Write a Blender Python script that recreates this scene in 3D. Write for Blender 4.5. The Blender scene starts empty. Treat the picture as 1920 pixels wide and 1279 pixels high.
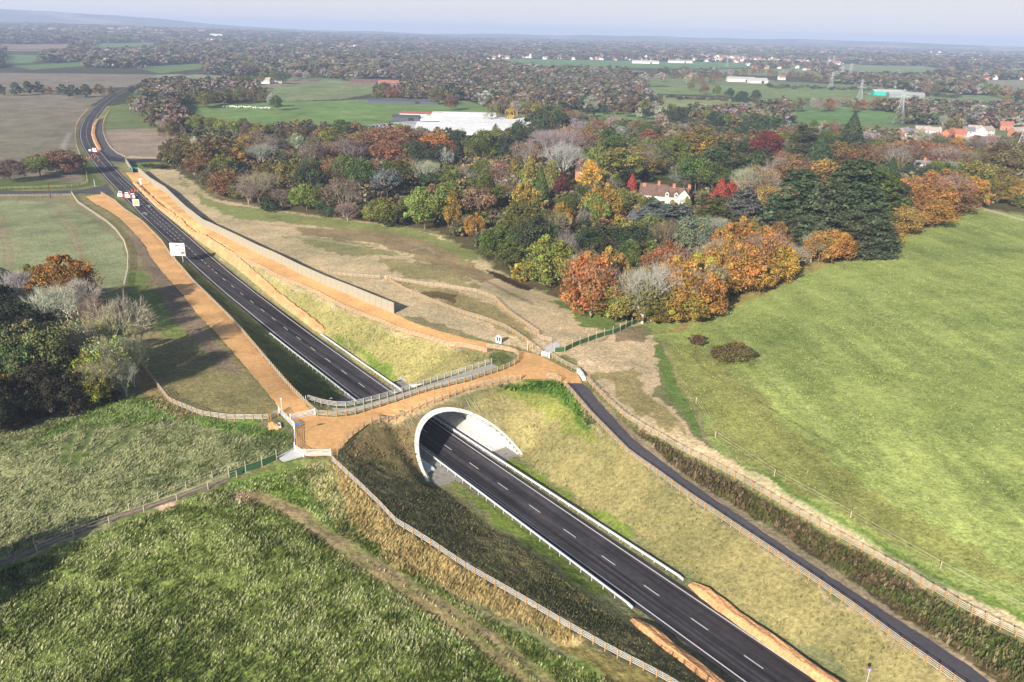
import bpy, bmesh, math, random
import numpy as np
from mathutils import Vector, Matrix
from mathutils.geometry import delaunay_2d_cdt
random.seed(7); rng = np.random.default_rng(11)
R = math.radians
SC = bpy.context.scene
COL = SC.collection
# ------------------------------------------------------------------ camera, world, sun
CH = 76.755; FPX = 1493.0; ROLL = math.atan(0.0245); PITCH = math.atan((639.5-60)*math.cos(ROLL)/FPX)
cp_, sp_ = math.cos(PITCH), math.sin(PITCH); cr_, sr_ = math.cos(ROLL), math.sin(ROLL)
cam = bpy.data.cameras.new('camera'); co = bpy.data.objects.new('camera', cam); COL.objects.link(co)
r0 = Vector((1, 0, 0)); u0 = Vector((0, sp_, cp_)); fw = Vector((0, cp_, -sp_))
rr = r0*cr_+u0*sr_; uu = -r0*sr_+u0*cr_
co.matrix_world = Matrix(((rr.x, uu.x, -fw.x, 0), (rr.y, uu.y, -fw.y, 0), (rr.z, uu.z, -fw.z, CH), (0, 0, 0, 1)))
cam.sensor_width = 36; cam.lens = FPX/1920*36; cam.clip_start = 1; cam.clip_end = 60000
SC.camera = co
SUN_AZ, SUN_EL = R(27), R(24.5)
w = bpy.data.worlds.new('World'); SC.world = w; w.use_nodes = True
nt = w.node_tree; sky = nt.nodes.new('ShaderNodeTexSky'); sky.sky_type = 'NISHITA'; sky.sun_disc = False
sky.sun_elevation = SUN_EL; sky.sun_rotation = R(207); sky.altitude = 80; sky.dust_density = 1.5; sky.air_density = 1.0
sky.ozone_density = 2.0
veil = nt.nodes.new('ShaderNodeMix'); veil.data_type = 'RGBA'; tcw = nt.nodes.new('ShaderNodeTexCoord'); spx = nt.nodes.new('ShaderNodeSeparateXYZ'); nt.links.new(tcw.outputs['Generated'], spx.inputs[0])   # pale haze low in the sky, clear blue overhead
mrw = nt.nodes.new('ShaderNodeMapRange'); mrw.interpolation_type = 'SMOOTHSTEP'; mrw.inputs[1].default_value = .0; mrw.inputs[2].default_value = .42; mrw.inputs[3].default_value = .92; mrw.inputs[4].default_value = .0
nt.links.new(spx.outputs[2], mrw.inputs[0]); nt.links.new(mrw.outputs[0], veil.inputs[0])
veil.inputs[7].default_value = (7.9, 7.8, 8.2, 1); nt.links.new(sky.outputs[0], veil.inputs[6])
nt.links.new(veil.outputs[2], nt.nodes['Background'].inputs[0]); nt.nodes['Background'].inputs[1].default_value = 0.063
sl = bpy.data.lights.new('sun', 'SUN'); sl.energy = 5.0; sl.angle = R(0.5); sl.color = (1, .92, .80)
so = bpy.data.objects.new('sun', sl); COL.objects.link(so)
sd = Vector((math.sin(SUN_AZ)*math.cos(SUN_EL), math.cos(SUN_AZ)*math.cos(SUN_EL), -math.sin(SUN_EL)))
so.rotation_euler = sd.to_track_quat('-Z', 'Y').to_euler()
SC.view_settings.view_transform = 'Standard'; SC.view_settings.look = 'None'
SC.view_settings.exposure = 0.78; SC.view_settings.gamma = 1
SC.cycles.max_bounces = 4; SC.cycles.diffuse_bounces = 2; SC.cycles.glossy_bounces = 1
SC.cycles.transparent_max_bounces = 4; SC.cycles.volume_bounces = 1
# ------------------------------------------------------------------ pixel -> ground helpers (photograph is 1920 x 1279)
def U(pts, z=0.0):
    p = np.atleast_2d(np.asarray(pts, float)); z = np.asarray(z, float)
    u = (p[:, 0]-960)/FPX; v = -(p[:, 1]-639.5)/FPX
    xc = u*cr_-v*sr_; yc = u*sr_+v*cr_
    dy = cp_+yc*sp_; dz = -sp_+yc*cp_
    t = (z-CH)/dz
    return np.stack([xc*t, dy*t], 1)
UR = np.array([-.62859, .77774]); NR = np.array([.77774, .62859]); OR = np.array([33.8386, 81.7712])
def SNxy(s, n): return OR+np.outer(np.atleast_1d(s), UR)+np.outer(np.atleast_1d(n), NR)
def toSN(xy): b = xy-OR; return b@UR, b@NR
def resample(P, step):
    P = np.asarray(P, float); d = np.hypot(*(P[1:, :2]-P[:-1, :2]).T); L = np.r_[0, np.cumsum(d)]
    k = max(2, int(round(L[-1]/step))+1); t = np.linspace(0, L[-1], k)
    return np.stack([np.interp(t, L, P[:, i]) for i in range(P.shape[1])], 1)
def smooth(P, it=2):
    P = np.asarray(P, float)
    for _ in range(it):
        Q = P[:-1]*.75+P[1:]*.25; S = P[:-1]*.25+P[1:]*.75
        P = np.r_[P[:1], np.stack([Q, S], 1).reshape(-1, P.shape[1]), P[-1:]]
    return P
# road centre line
CPX = [(896.3,880.2),(800.2,811.1),(681.8,725),(620.2,679.3),(564.3,637.9),(519,603),(479,571),(460,556.7),(420,524),(375,485),(341,453),(311,426),(284,401.5),(261,379),(234,352),(209,327),(189,303),(173,283),(164,266),(161,250),(163.5,235),(170.5,221),(181,207),(194,194),(213,181),(238,167),(272,155),(330,143),(400,132)]
CEN = np.r_[SNxy([-70, -40, -10, 20, 50], [0]*5), U(CPX[1:3], 0), U(CPX[3:], 0)]
CEN = smooth(CEN, 2); CEN = resample(CEN, 3.0)
CT = np.gradient(CEN, axis=0); CT /= np.hypot(*CT.T)[:, None]; CNm = np.stack([CT[:, 1], -CT[:, 0]], 1)
CS = np.r_[0, np.cumsum(np.hypot(*(CEN[1:]-CEN[:-1]).T))]
def road_off(xy):   # signed offset from the centre line and arc position
    xy = np.asarray(xy, float); out = np.empty(len(xy)); sa = np.empty(len(xy))
    for i in range(0, len(xy), 20000):
        q = xy[i:i+20000]; d = ((q[:, None]-CEN[None])**2).sum(2); j = d.argmin(1)
        out[i:i+20000] = ((q-CEN[j])*CNm[j]).sum(1); sa[i:i+20000] = CS[j]
    return out, sa
# ------------------------------------------------------------------ lines traced on the ground: (px, py, z)
FA = [(1058,725,8.5),(1078,745,8.5),(1107,779,8.3),(1140,813,7.8),(1180,853,7.1),(1230,889,6.4),(1291,934,5.6),(1340,967,5.2),(1383,996,5.0),(1452,1042,4.7),(1526,1092,4.5),(1607,1149,4.1),(1687,1208,3.9),(1744,1248,3.8),(1800,1288,3.7),(1870,1338,3.6)]
FB = [(621,856,8.5),(623,868,8.4),(650,892,8.0),(683,923,7.4),(708,947,7.0),(743,985,6.4),(773.5,1002,6.1),(813,1027,5.7),(874,1069,5.2),(974,1126,4.6),(1041,1166,4.2),(1141,1223,3.8),(1224,1266,3.5),(1251,1281,3.4),(1330,1330,3.2)]
FC = [(913,662,8.5),(865,651,8.2),(843,648,8.0),(810,638,7.6),(777,629,7.2),(743,618,6.8),(710,603,6.4),(667,587,6.0),(633,572,5.8),(593,550,5.5),(560,535,5.2),(517,517,4.9),(467,490,4.4),(433,473,4.0),(400,452,3.4),(367,433,2.7)]
FC2 = [(342,413,2.3),(303,380,1.6),(274,362,1.1),(249,340,.7),(235,323,.4)]
FD = [(574,760,8.4),(545,728,6.8),(520,700,5.8),(450,617,3.2),(427,593,2.7),(392,558,2.2),(363,530,1.6),(342,505,1.1),(320,480,.9),(303,453,.8),(283,433,.7),(267,417,.6),(233,395,.5),(217,380,.4),(190,364,.3)]
F1 = [(633,852,8.4),(641,839,8.4),(647,830,8.4),(654,822,8.4),(662,816,8.4),(673,808,8.4),(685,799,8.4),(700,793,8.4),(714,788,8.4),(760,773,8.4),(800,759,8.4),(840,746.7,8.4),(870,735,8.4),(898,726,8.4),(926.7,720,8.5),(965,713,8.5),(990,711,8.5),(1023,711,8.5),(1038,711,8.5),(1051.7,716.7,8.5)]
F10 = [(574.5,760,8.4),(581.6,769,8.4),(596,780.6,8.4),(612,781.6,8.4),(629,782.6,8.4),(643,781.6,8.4),(657,779,8.4),(674,776,8.4),(690,770,8.4),(721,761,8.4),(751.5,751,8.4),(781,741.5,8.4),(812,732,8.4),(850,722.5,8.4),(877,716,8.5),(902,708,8.5),(927,700,8.5),(947,693,8.5),(965,685,8.5),(972,678,8.5),(972,667,8.5),(962,661,8.5),(947,658,8.5),(930,655,8.5),(913,653,8.5)]
FP = [(577.6,750,8.2),(602,758,8.3),(622,764,8.3),(653,765,8.3),(683,758,8.3),(734,742,8.3),(790,723,8.3),(840,707,8.3),(873,697,8.4),(907,687,8.4),(922,682,8.4)]
F3 = [(1100,715,8.5),(1113,730,8.5),(1140,757,8.3),(1173,787,7.9),(1207,808,7.4),(1240,826,7.0),(1273,846,6.6),(1320,869,6.1),(1384,904,5.5),(1451,943,5.1),(1522,984,4.7),(1598,1027,4.4),(1680,1071,4.1),(1746,1110,3.9),(1812,1150,3.7),(1909,1198,3.5),(1990,1240,3.4)]
F12 = [(134,363,.5),(146.5,382,.6),(163,393,.8),(200,418,1.1),(217,433,1.4),(233,455,1.7),(240,480,2.0),(239,510,2.4),(233,535,2.7),(231,550,2.9),(232,600,3.6),(240,656,4.4),(267,689,5.0),(317,756,6.3),(377,781,7.2),(427,788,7.7),(503,789,8.3),(522,780,8.3)]
PLE = [(160,369,.4),(180,383,.4),(200,393,.6),(225,410,.8),(250,435,.9),(272,460,1.0),(283,483,1.1),(308,515,1.4),(342,552,2.1),(372,592,2.8),(400,619,3.3),(450,676,4.8),(500,736,7.0),(530,773,8.3)]
WALL = [(260,324,.4),(283,344,.8),(311,362,1.2),(350,400,2.0),(383,425,2.9),(417,442,3.6),(450,458,4.2),(483,475,4.7),(517,490,5.1),(560,512,5.4),(610,535,5.8),(660,555,6.2),(702,573,6.6),(739,588,7.0)]
ORR = WALL+[(777,606,7.5),(827,622,8.0),(877,635,8.4),(957,653,8.5),(1010,667,8.5),(1028,675,8.5),(1055,690,8.5),(1082,702,8.5),(1090,718,8.5)]
PTS = [(560,850,8.4),(590,820,8.4),(600,800,8.4),(552,800,8.4),(620,840,8.4),(1300,640,8),(1250,800,8),(1400,880,7),(1600,990,5.8),(1900,1140,4.5),(1900,1000,6),(1900,800,8),(1900,560,8.5),(1600,700,8.5),(1500,520,8),(1300,600,8),(1200,600,7.5),(1000,500,5),(700,420,4),(1400,400,7),(1850,390,8),(1200,300,5),(1700,300,6),(500,400,3),(440,390,1.8),(400,350,1),(330,300,.4),(700,470,5.5),(550,440,4.2),(450,410,2.8),(850,520,6),(960,560,6.5),(1000,640,8.5),(1100,620,8),(1150,640,8.2),(920,510,4.4),(985,540,4.4),(900,600,7.8),(800,570,7),(1040,600,7.5),(540,860,8.3),(430,893,8.1),(300,945,7.4),(150,1000,6.8),(0,1060,6.2),(-200,1150,5),(0,1279,4.6),(300,1279,4.4),(600,1279,4.2),(900,1279,3.9),(1050,1279,3.6),(400,1000,7.2),(600,950,7.3),(0,850,6),(200,760,6),(200,700,5),(100,600,4),(0,700,5),(-200,700,5),(0,450,2.6),(100,380,1),(0,370,1),(0,300,.5),(420,720,6.2),(330,650,4.6),(290,560,3),(262,480,1.7),(1220,280,4),(1900,350,7),(1900,290,5),(2100,900,7),(2100,600,8),(2100,1279,3.5),(1700,1500,3.5),(1200,1500,4),(500,1500,4.5),(-100,1500,4.5),(700,330,2),(1000,330,3),(1400,300,4),(600,1150,5.3),(250,1130,5.6)]
LINES = [FA,FB,FC,FC2,FD,F1,F10,FP,F3,F12,PLE,ORR]
tin = []
for L in LINES:
    a = np.array(L, float); xy = U(a[:, :2], a[:, 2]); tin.append(resample(np.c_[xy, a[:, 2]], 4.0))
a = np.array(PTS, float); tin.append(np.c_[U(a[:, :2], a[:, 2]), a[:, 2]])
for n in (-9.5, -6.3, 6.3, 8.5):
    s = np.arange(-70, 61.9, 4.0) if abs(n) > 7 else np.arange(-70, 62, 4.0)
    if n == 8.5: s = s[s > 40]; 
    if n == -9.5: s = s[s > 45]
    tin.append(np.c_[SNxy(s, [n]*1) if False else (OR+np.outer(s, UR)+n*NR), np.zeros(len(s))])
s_ = CS-70-0
for off in (-6.2, 6.0, 0):
    P = CEN+CNm*off; k = (toSN(CEN)[0] > 105) | ((toSN(CEN)[0] < 61) & (off == 0)); P = P[k]
    tin.append(np.c_[P, np.zeros(len(P))])
for n in np.linspace(-9, 9, 7): tin.append(np.array([[*(OR+62*UR+n*NR), 0.0], [*(OR+103*UR+n*NR), 0.0]]))
for n in np.linspace(-9, 9, 10):   # line of the southern bevel over the arch
    tin.append(np.array([[*(OR+(63.1+1.68*7.6-.14*n)*UR+n*NR), 7.6], [*(OR+(63.1+1.68*3.8-.14*n)*UR+n*NR), 3.8]]))
for x, y in [(-500,200),(-500,500),(-500,900),(0,900),(500,900),(600,500),(600,100),(600,-60),(0,-60),(-500,-60),(-300,700),(200,700)]: tin.append(np.array([[x, y, 2.0 if y < 300 else 0.5]]))
tin = np.concatenate(tin)
vs, _, fs, ov, _, _ = delaunay_2d_cdt([Vector((float(p[0]), float(p[1]))) for p in tin], [], [], 0, .4)
tz = np.array([np.mean(tin[list(o), 2]) if len(o) else 0 for o in ov]); txy = np.array([(v[0], v[1]) for v in vs])
GX0, GY0, GS = -420., -40., 1.0; GW, GH = 960, 900
HM = np.zeros((GH, GW))
for f in fs:
    P = txy[list(f)]; Z = tz[list(f)]
    x0, x1 = int(math.floor((P[:, 0].min()-GX0)/GS)), int(math.ceil((P[:, 0].max()-GX0)/GS))
    y0, y1 = int(math.floor((P[:, 1].min()-GY0)/GS)), int(math.ceil((P[:, 1].max()-GY0)/GS))
    x0, y0, x1, y1 = max(x0, 0), max(y0, 0), min(x1, GW-1), min(y1, GH-1)
    if x1 < x0 or y1 < y0: continue
    X, Y = np.meshgrid(GX0+np.arange(x0, x1+1)*GS, GY0+np.arange(y0, y1+1)*GS)
    d = (P[1, 1]-P[2, 1])*(P[0, 0]-P[2, 0])+(P[2, 0]-P[1, 0])*(P[0, 1]-P[2, 1])
    if abs(d) < 1e-9: continue
    l0 = ((P[1, 1]-P[2, 1])*(X-P[2, 0])+(P[2, 0]-P[1, 0])*(Y-P[2, 1]))/d
    l1 = ((P[2, 1]-P[0, 1])*(X-P[2, 0])+(P[0, 0]-P[2, 0])*(Y-P[2, 1]))/d; l2 = 1-l0-l1
    m = (l0 > -1e-6) & (l1 > -1e-6) & (l2 > -1e-6)
    HM[y0:y1+1, x0:x1+1][m] = (l0*Z[0]+l1*Z[1]+l2*Z[2])[m]
for _ in range(2):
    K = np.pad(HM, 1, 'edge'); HM = (K[:-2, 1:-1]+K[2:, 1:-1]+K[1:-1, :-2]+K[1:-1, 2:]+4*K[1:-1, 1:-1])/8
_X, _Y = np.meshgrid(GX0+np.arange(GW)*GS, GY0+np.arange(GH)*GS); _s, _n = toSN(np.stack([_X.ravel(), _Y.ravel()], 1)); _s = _s.reshape(HM.shape); _n = _n.reshape(HM.shape)
_pl = np.clip((_s-63.1+.14*_n)/1.68, 0, 8.4); _w = np.clip((13-np.abs(_n+.1))/2.5, 0, 1)*np.clip((_s-60)/2, 0, 1)*np.clip((79-_s)/2, 0, 1); HM = HM*(1-_w)+_pl*_w
def vnoise(x, y, seed=0):   # smooth value noise
    xi = np.floor(x).astype(np.int64); yi = np.floor(y).astype(np.int64); fx = x-xi; fy = y-yi
    fx = fx*fx*(3-2*fx); fy = fy*fy*(3-2*fy)
    def h(a, b):
        n = (a*374761393+b*668265263+seed*1442695041) & 0x7fffffff; n = ((n ^ (n >> 13))*1274126177) & 0x7fffffff
        return ((n ^ (n >> 16)) & 0xffff)/65535.
    return (h(xi, yi)*(1-fx)+h(xi+1, yi)*fx)*(1-fy)+(h(xi, yi+1)*(1-fx)+h(xi+1, yi+1)*fx)*fy
def fbm(x, y, sc, seed=0, o=3):
    v = 0; t = 0
    for i in range(o): v = v+vnoise(x/sc*2**i+37.1*i, y/sc*2**i-11.7*i, seed+i)*.5**i; t += .5**i
    return v/t
def far_h(x, y):
    r = np.hypot(x, y); az = np.degrees(np.arctan2(x, y))
    h = 14*(fbm(x, y, 900, 5)-.5)*np.clip((r-700)/1500, 0, 1)
    h = h+35*np.clip((r-2600)/3000, 0, 1)*np.clip((-az-4)/22, 0, 1)
    hill = np.clip(1-np.abs(r-11000)/2200, 0, 1); hill = hill*hill*(3-2*hill)
    h = h+hill*(125*np.exp(-((az+31)/11)**2)*(0.8+.4*fbm(az, az*0, 4, 3))+60*np.exp(-((az-16)/22)**2)+25*fbm(az, az*0, 3, 9))
    return h
def height(x, y):
    x = np.asarray(x, float); y = np.asarray(y, float)
    gx = np.clip((x-GX0)/GS, 0, GW-1.001); gy = np.clip((y-GY0)/GS, 0, GH-1.001)
    ix = gx.astype(int); iy = gy.astype(int); fx = gx-ix; fy = gy-iy
    z = (HM[iy, ix]*(1-fx)+HM[iy, ix+1]*fx)*(1-fy)+(HM[iy+1, ix]*(1-fx)+HM[iy+1, ix+1]*fx)*fy
    k = np.clip((np.hypot(x, y)-560)/220, 0, 1)
    return z*(1-k)+far_h(x, y)*k
def h1(x, y): return float(height(np.array([x]), np.array([y]))[0])
def G(pts):   # pixel(s) -> world xyz on the ground
    p = np.atleast_2d(np.asarray(pts, float))[:, :2]; z = np.full(len(p), 4.0)
    for i in range(40):
        xy = U(p, z); z = z*.5+.5*height(xy[:, 0], xy[:, 1])
    xy = U(p, z); return np.c_[xy, height(xy[:, 0], xy[:, 1])]
def Gtop(px, py, h):   # base of a thing of height h whose top is seen at the pixel
    z = 4.0
    for i in range(40):
        xy = U([(px, py)], z+h)[0]; z = z*.5+.5*h1(xy[0], xy[1])
    return xy[0], xy[1], h1(xy[0], xy[1])
# ------------------------------------------------------------------ materials
def NN(m, t, **k):
    n = m.node_tree.nodes.new(t)
    for a, b in k.items(): setattr(n, a, b)
    return n
MATS = {}
def mat(name, col, rough=.85, var=.25, scale=3., bump=0., spec=.2, objcol=False, metal=0., var2=0., scale2=.1):
    if name in MATS: return MATS[name]
    m = bpy.data.materials.new(name); m.use_nodes = True; N = m.node_tree.nodes; L = m.node_tree.links
    b = N['Principled BSDF']; b.inputs['Roughness'].default_value = rough; b.inputs['Specular IOR Level'].default_value = spec
    b.inputs['Metallic'].default_value = metal
    tc = NN(m, 'ShaderNodeTexCoord')
    no = NN(m, 'ShaderNodeTexNoise'); no.inputs['Scale'].default_value = scale; no.inputs['Detail'].default_value = 4
    L.new(tc.outputs['Object'], no.inputs['Vector'])
    mr = NN(m, 'ShaderNodeMapRange'); mr.inputs[1].default_value = .3; mr.inputs[2].default_value = .7
    mr.inputs[3].default_value = 1-var; mr.inputs[4].default_value = 1+var; L.new(no.outputs[0], mr.inputs[0])
    vm = NN(m, 'ShaderNodeVectorMath', operation='SCALE'); L.new(mr.outputs[0], vm.inputs['Scale'])
    if objcol:
        oi = NN(m, 'ShaderNodeObjectInfo'); L.new(oi.outputs['Color'], vm.inputs[0])
    else: vm.inputs[0].default_value = col[:3]
    out = vm.outputs[0]
    if var2:
        n2 = NN(m, 'ShaderNodeTexNoise'); n2.inputs['Scale'].default_value = scale2; n2.inputs['Detail'].default_value = 3
        L.new(tc.outputs['Object'], n2.inputs['Vector'])
        m2 = NN(m, 'ShaderNodeMapRange'); m2.inputs[1].default_value = .3; m2.inputs[2].default_value = .7
        m2.inputs[3].default_value = 1-var2; m2.inputs[4].default_value = 1+var2; L.new(n2.outputs[0], m2.inputs[0])
        v2 = NN(m, 'ShaderNodeVectorMath', operation='SCALE'); L.new(out, v2.inputs[0]); L.new(m2.outputs[0], v2.inputs['Scale']); out = v2.outputs[0]
    L.new(out, b.inputs['Base Color'])
    if bump:
        bp = NN(m, 'ShaderNodeBump'); bp.inputs['Strength'].default_value = 1; bp.inputs['Distance'].default_value = bump
        L.new(no.outputs[0], bp.inputs['Height']); L.new(bp.outputs[0], b.inputs['Normal'])
    MATS[name] = m; return m
def attr_mat(name, rough=.9, trans=0., noise=0., nscale=2., obj=False):   # colour from mesh attribute 'col', optionally times object colour
    if name in MATS: return MATS[name]
    m = bpy.data.materials.new(name); m.use_nodes = True; N = m.node_tree.nodes; L = m.node_tree.links
    b = N['Principled BSDF']; b.inputs['Roughness'].default_value = rough; b.inputs['Specular IOR Level'].default_value = .08
    at = NN(m, 'ShaderNodeAttribute', attribute_name='col'); out = at.outputs['Color']
    if obj:
        oi = NN(m, 'ShaderNodeObjectInfo'); mx = NN(m, 'ShaderNodeVectorMath', operation='MULTIPLY')
        L.new(out, mx.inputs[0]); L.new(oi.outputs['Color'], mx.inputs[1]); out = mx.outputs[0]
    L.new(out, b.inputs['Base Color'])
    if trans:
        tr = NN(m, 'ShaderNodeBsdfTranslucent'); ms = NN(m, 'ShaderNodeMixShader'); ms.inputs[0].default_value = trans
        L.new(out, tr.inputs[0]); L.new(b.outputs[0], ms.inputs[1]); L.new(tr.outputs[0], ms.inputs[2])
        L.new(ms.outputs[0], N['Material Output'].inputs[0])
    MATS[name] = m; return m
# ------------------------------------------------------------------ mesh building
class MB:
    def __init__(s): s.v = []; s.f = []
    def add(s, v, f):
        k = len(s.v); s.v += [tuple(map(float, p)) for p in v]; s.f += [tuple(i+k for i in q) for q in f]
    def box(s, c, d, rz=0., M=None):
        x, y, z = d[0]/2, d[1]/2, d[2]/2
        P = [Vector((a*x, b*y, e*z)) for a in (-1, 1) for b in (-1, 1) for e in (-1, 1)]
        rot = Matrix.Rotation(rz, 3, 'Z'); P = [rot@p+Vector(c) for p in P]
        if M: P = [M@p for p in P]
        s.add(P, [(0, 1, 3, 2), (4, 6, 7, 5), (0, 4, 5, 1), (2, 3, 7, 6), (0, 2, 6, 4), (1, 5, 7, 3)])
    def bar(s, a, b, w, h=None):   # box bar from a to b, width w, height h
        h = h or w; a = Vector(a); b = Vector(b); d = (b-a)
        if d.length < 1e-6: return
        d.normalize(); up = Vector((0, 0, 1)) if abs(d.z) < .95 else Vector((1, 0, 0))
        sx = d.cross(up).normalized()*w/2; sz = sx.cross(d).normalized()*h/2
        P = [a-sx-sz, a+sx-sz, a+sx+sz, a-sx+sz, b-sx-sz, b+sx-sz, b+sx+sz, b-sx+sz]
        s.add(P, [(0, 1, 2, 3), (7, 6, 5, 4), (0, 4, 5, 1), (1, 5, 6, 2), (2, 6, 7, 3), (3, 7, 4, 0)])
    def tube(s, a, b, r1, r2, k=8, caps=True):
        a = Vector(a); b = Vector(b); d = (b-a).normalized(); up = Vector((0, 0, 1)) if abs(d.z) < .9 else Vector((1, 0, 0))
        x = d.cross(up).normalized(); y = x.cross(d)
        P = [a+(x*math.cos(t)+y*math.sin(t))*r1 for t in [2*math.pi*i/k for i in range(k)]]+[b+(x*math.cos(t)+y*math.sin(t))*r2 for t in [2*math.pi*i/k for i in range(k)]]
        F = [(i, (i+1) % k, k+(i+1) % k, k+i) for i in range(k)]
        if caps: F += [tuple(range(k-1, -1, -1)), tuple(range(k, 2*k))]
        s.add(P, F)
    def sweep(s, pts, prof, closed=True):   # prof: list of (offset right, up); along pts
        pts = [Vector(p) for p in pts]; n = len(prof); k0 = len(s.v)
        for i, p in enumerate(pts):
            t = (pts[min(i+1, len(pts)-1)]-pts[max(i-1, 0)]); t.z = 0; t.normalize(); r = Vector((t.y, -t.x, 0))
            for a, b in prof: q = p+r*a; s.v.append((q.x, q.y, q.z+b))
        for i in range(len(pts)-1):
            for j in range(n if closed else n-1):
                a = k0+i*n+j; b = k0+i*n+(j+1) % n; s.f.append((a, b, b+n, a+n))
        if closed: s.f.append(tuple(k0+j for j in range(n-1, -1, -1))); s.f.append(tuple(k0+(len(pts)-1)*n+j for j in range(n)))
    def mesh(s, name, m):
        me = bpy.data.meshes.new(name); me.from_pydata(s.v, [], s.f); me.materials.append(m); me.update(); return me
    def build(s, name, m, parent=None, loc=None, smooth=False):
        me = s.mesh(name, m); o = bpy.data.objects.new(name, me); COL.objects.link(o)
        if parent: o.parent = parent
        if loc is not None: o.location = loc
        if smooth: me.shade_smooth()
        return o
def tag(o, label=None, cat=None, group=None, kind=None):
    if label: o['label'] = label
    if cat: o['category'] = cat
    if group: o['group'] = group
    if kind: o['kind'] = kind
    return o
def empty(name, loc, rz=0): 
    o = bpy.data.objects.new(name, None); o.location = loc; o.rotation_euler = (0, 0, rz); o.empty_display_size = .5; COL.objects.link(o); return o
def inst(me, name, parent=None, loc=(0, 0, 0), rot=(0, 0, 0), sc=(1, 1, 1), color=None):
    o = bpy.data.objects.new(name, me); COL.objects.link(o); o.location = loc; o.rotation_euler = rot; o.scale = sc
    if parent: o.parent = parent
    if color: o.color = (*color, 1)
    return o
def npmesh(name, V, F, m, col=None, smooth=False):
    me = bpy.data.meshes.new(name); V = np.asarray(V, np.float32); F = np.asarray(F, np.int32); k = F.shape[1]
    me.vertices.add(len(V)); me.vertices.foreach_set('co', V.ravel())
    me.loops.add(F.size); me.loops.foreach_set('vertex_index', F.ravel())
    me.polygons.add(len(F)); me.polygons.foreach_set('loop_start', np.arange(0, F.size, k, dtype=np.int32))
    me.polygons.foreach_set('loop_total', np.full(len(F), k, np.int32))
    if smooth: me.polygons.foreach_set('use_smooth', np.ones(len(F), bool))
    me.update(calc_edges=True)
    if col is not None:
        c = me.color_attributes.new('col', 'FLOAT_COLOR', 'POINT'); c.data.foreach_set('color', np.c_[col, np.ones(len(V))].astype(np.float32).ravel())
    me.materials.append(m); return me
def inpoly(x, y, P):
    P = np.asarray(P); m = np.zeros(len(x), bool); bb = (x > P[:, 0].min()) & (x < P[:, 0].max()) & (y > P[:, 1].min()) & (y < P[:, 1].max())
    X = x[bb]; Y = y[bb]; c = np.zeros(len(X), bool); j = len(P)-1
    for i in range(len(P)):
        xi, yi, xj, yj = P[i, 0], P[i, 1], P[j, 0], P[j, 1]
        if yi != yj: c ^= ((yi > Y) != (yj > Y)) & (X < (xj-xi)*(Y-yi)/(yj-yi)+xi)
        j = i
    m[bb] = c; return m
def segdist(x, y, P):
    P = np.asarray(P)[:, :2]; d = np.full(len(x), 1e9)
    for a, b in zip(P[:-1], P[1:]):
        ab = b-a; L = (ab@ab)+1e-9; t = np.clip(((x-a[0])*ab[0]+(y-a[1])*ab[1])/L, 0, 1)
        d = np.minimum(d, np.hypot(x-a[0]-t*ab[0], y-a[1]-t*ab[1]))
    return d
# ------------------------------------------------------------------ arch data
N0, AA, AB, AK, AS0, ASK = -.1, 9.72, 7.15, 1.68, 63.1, -.14
def arch_z(n): return AB*np.sqrt(np.clip(1-((n-N0)/AA)**2, 0, 1))
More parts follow.
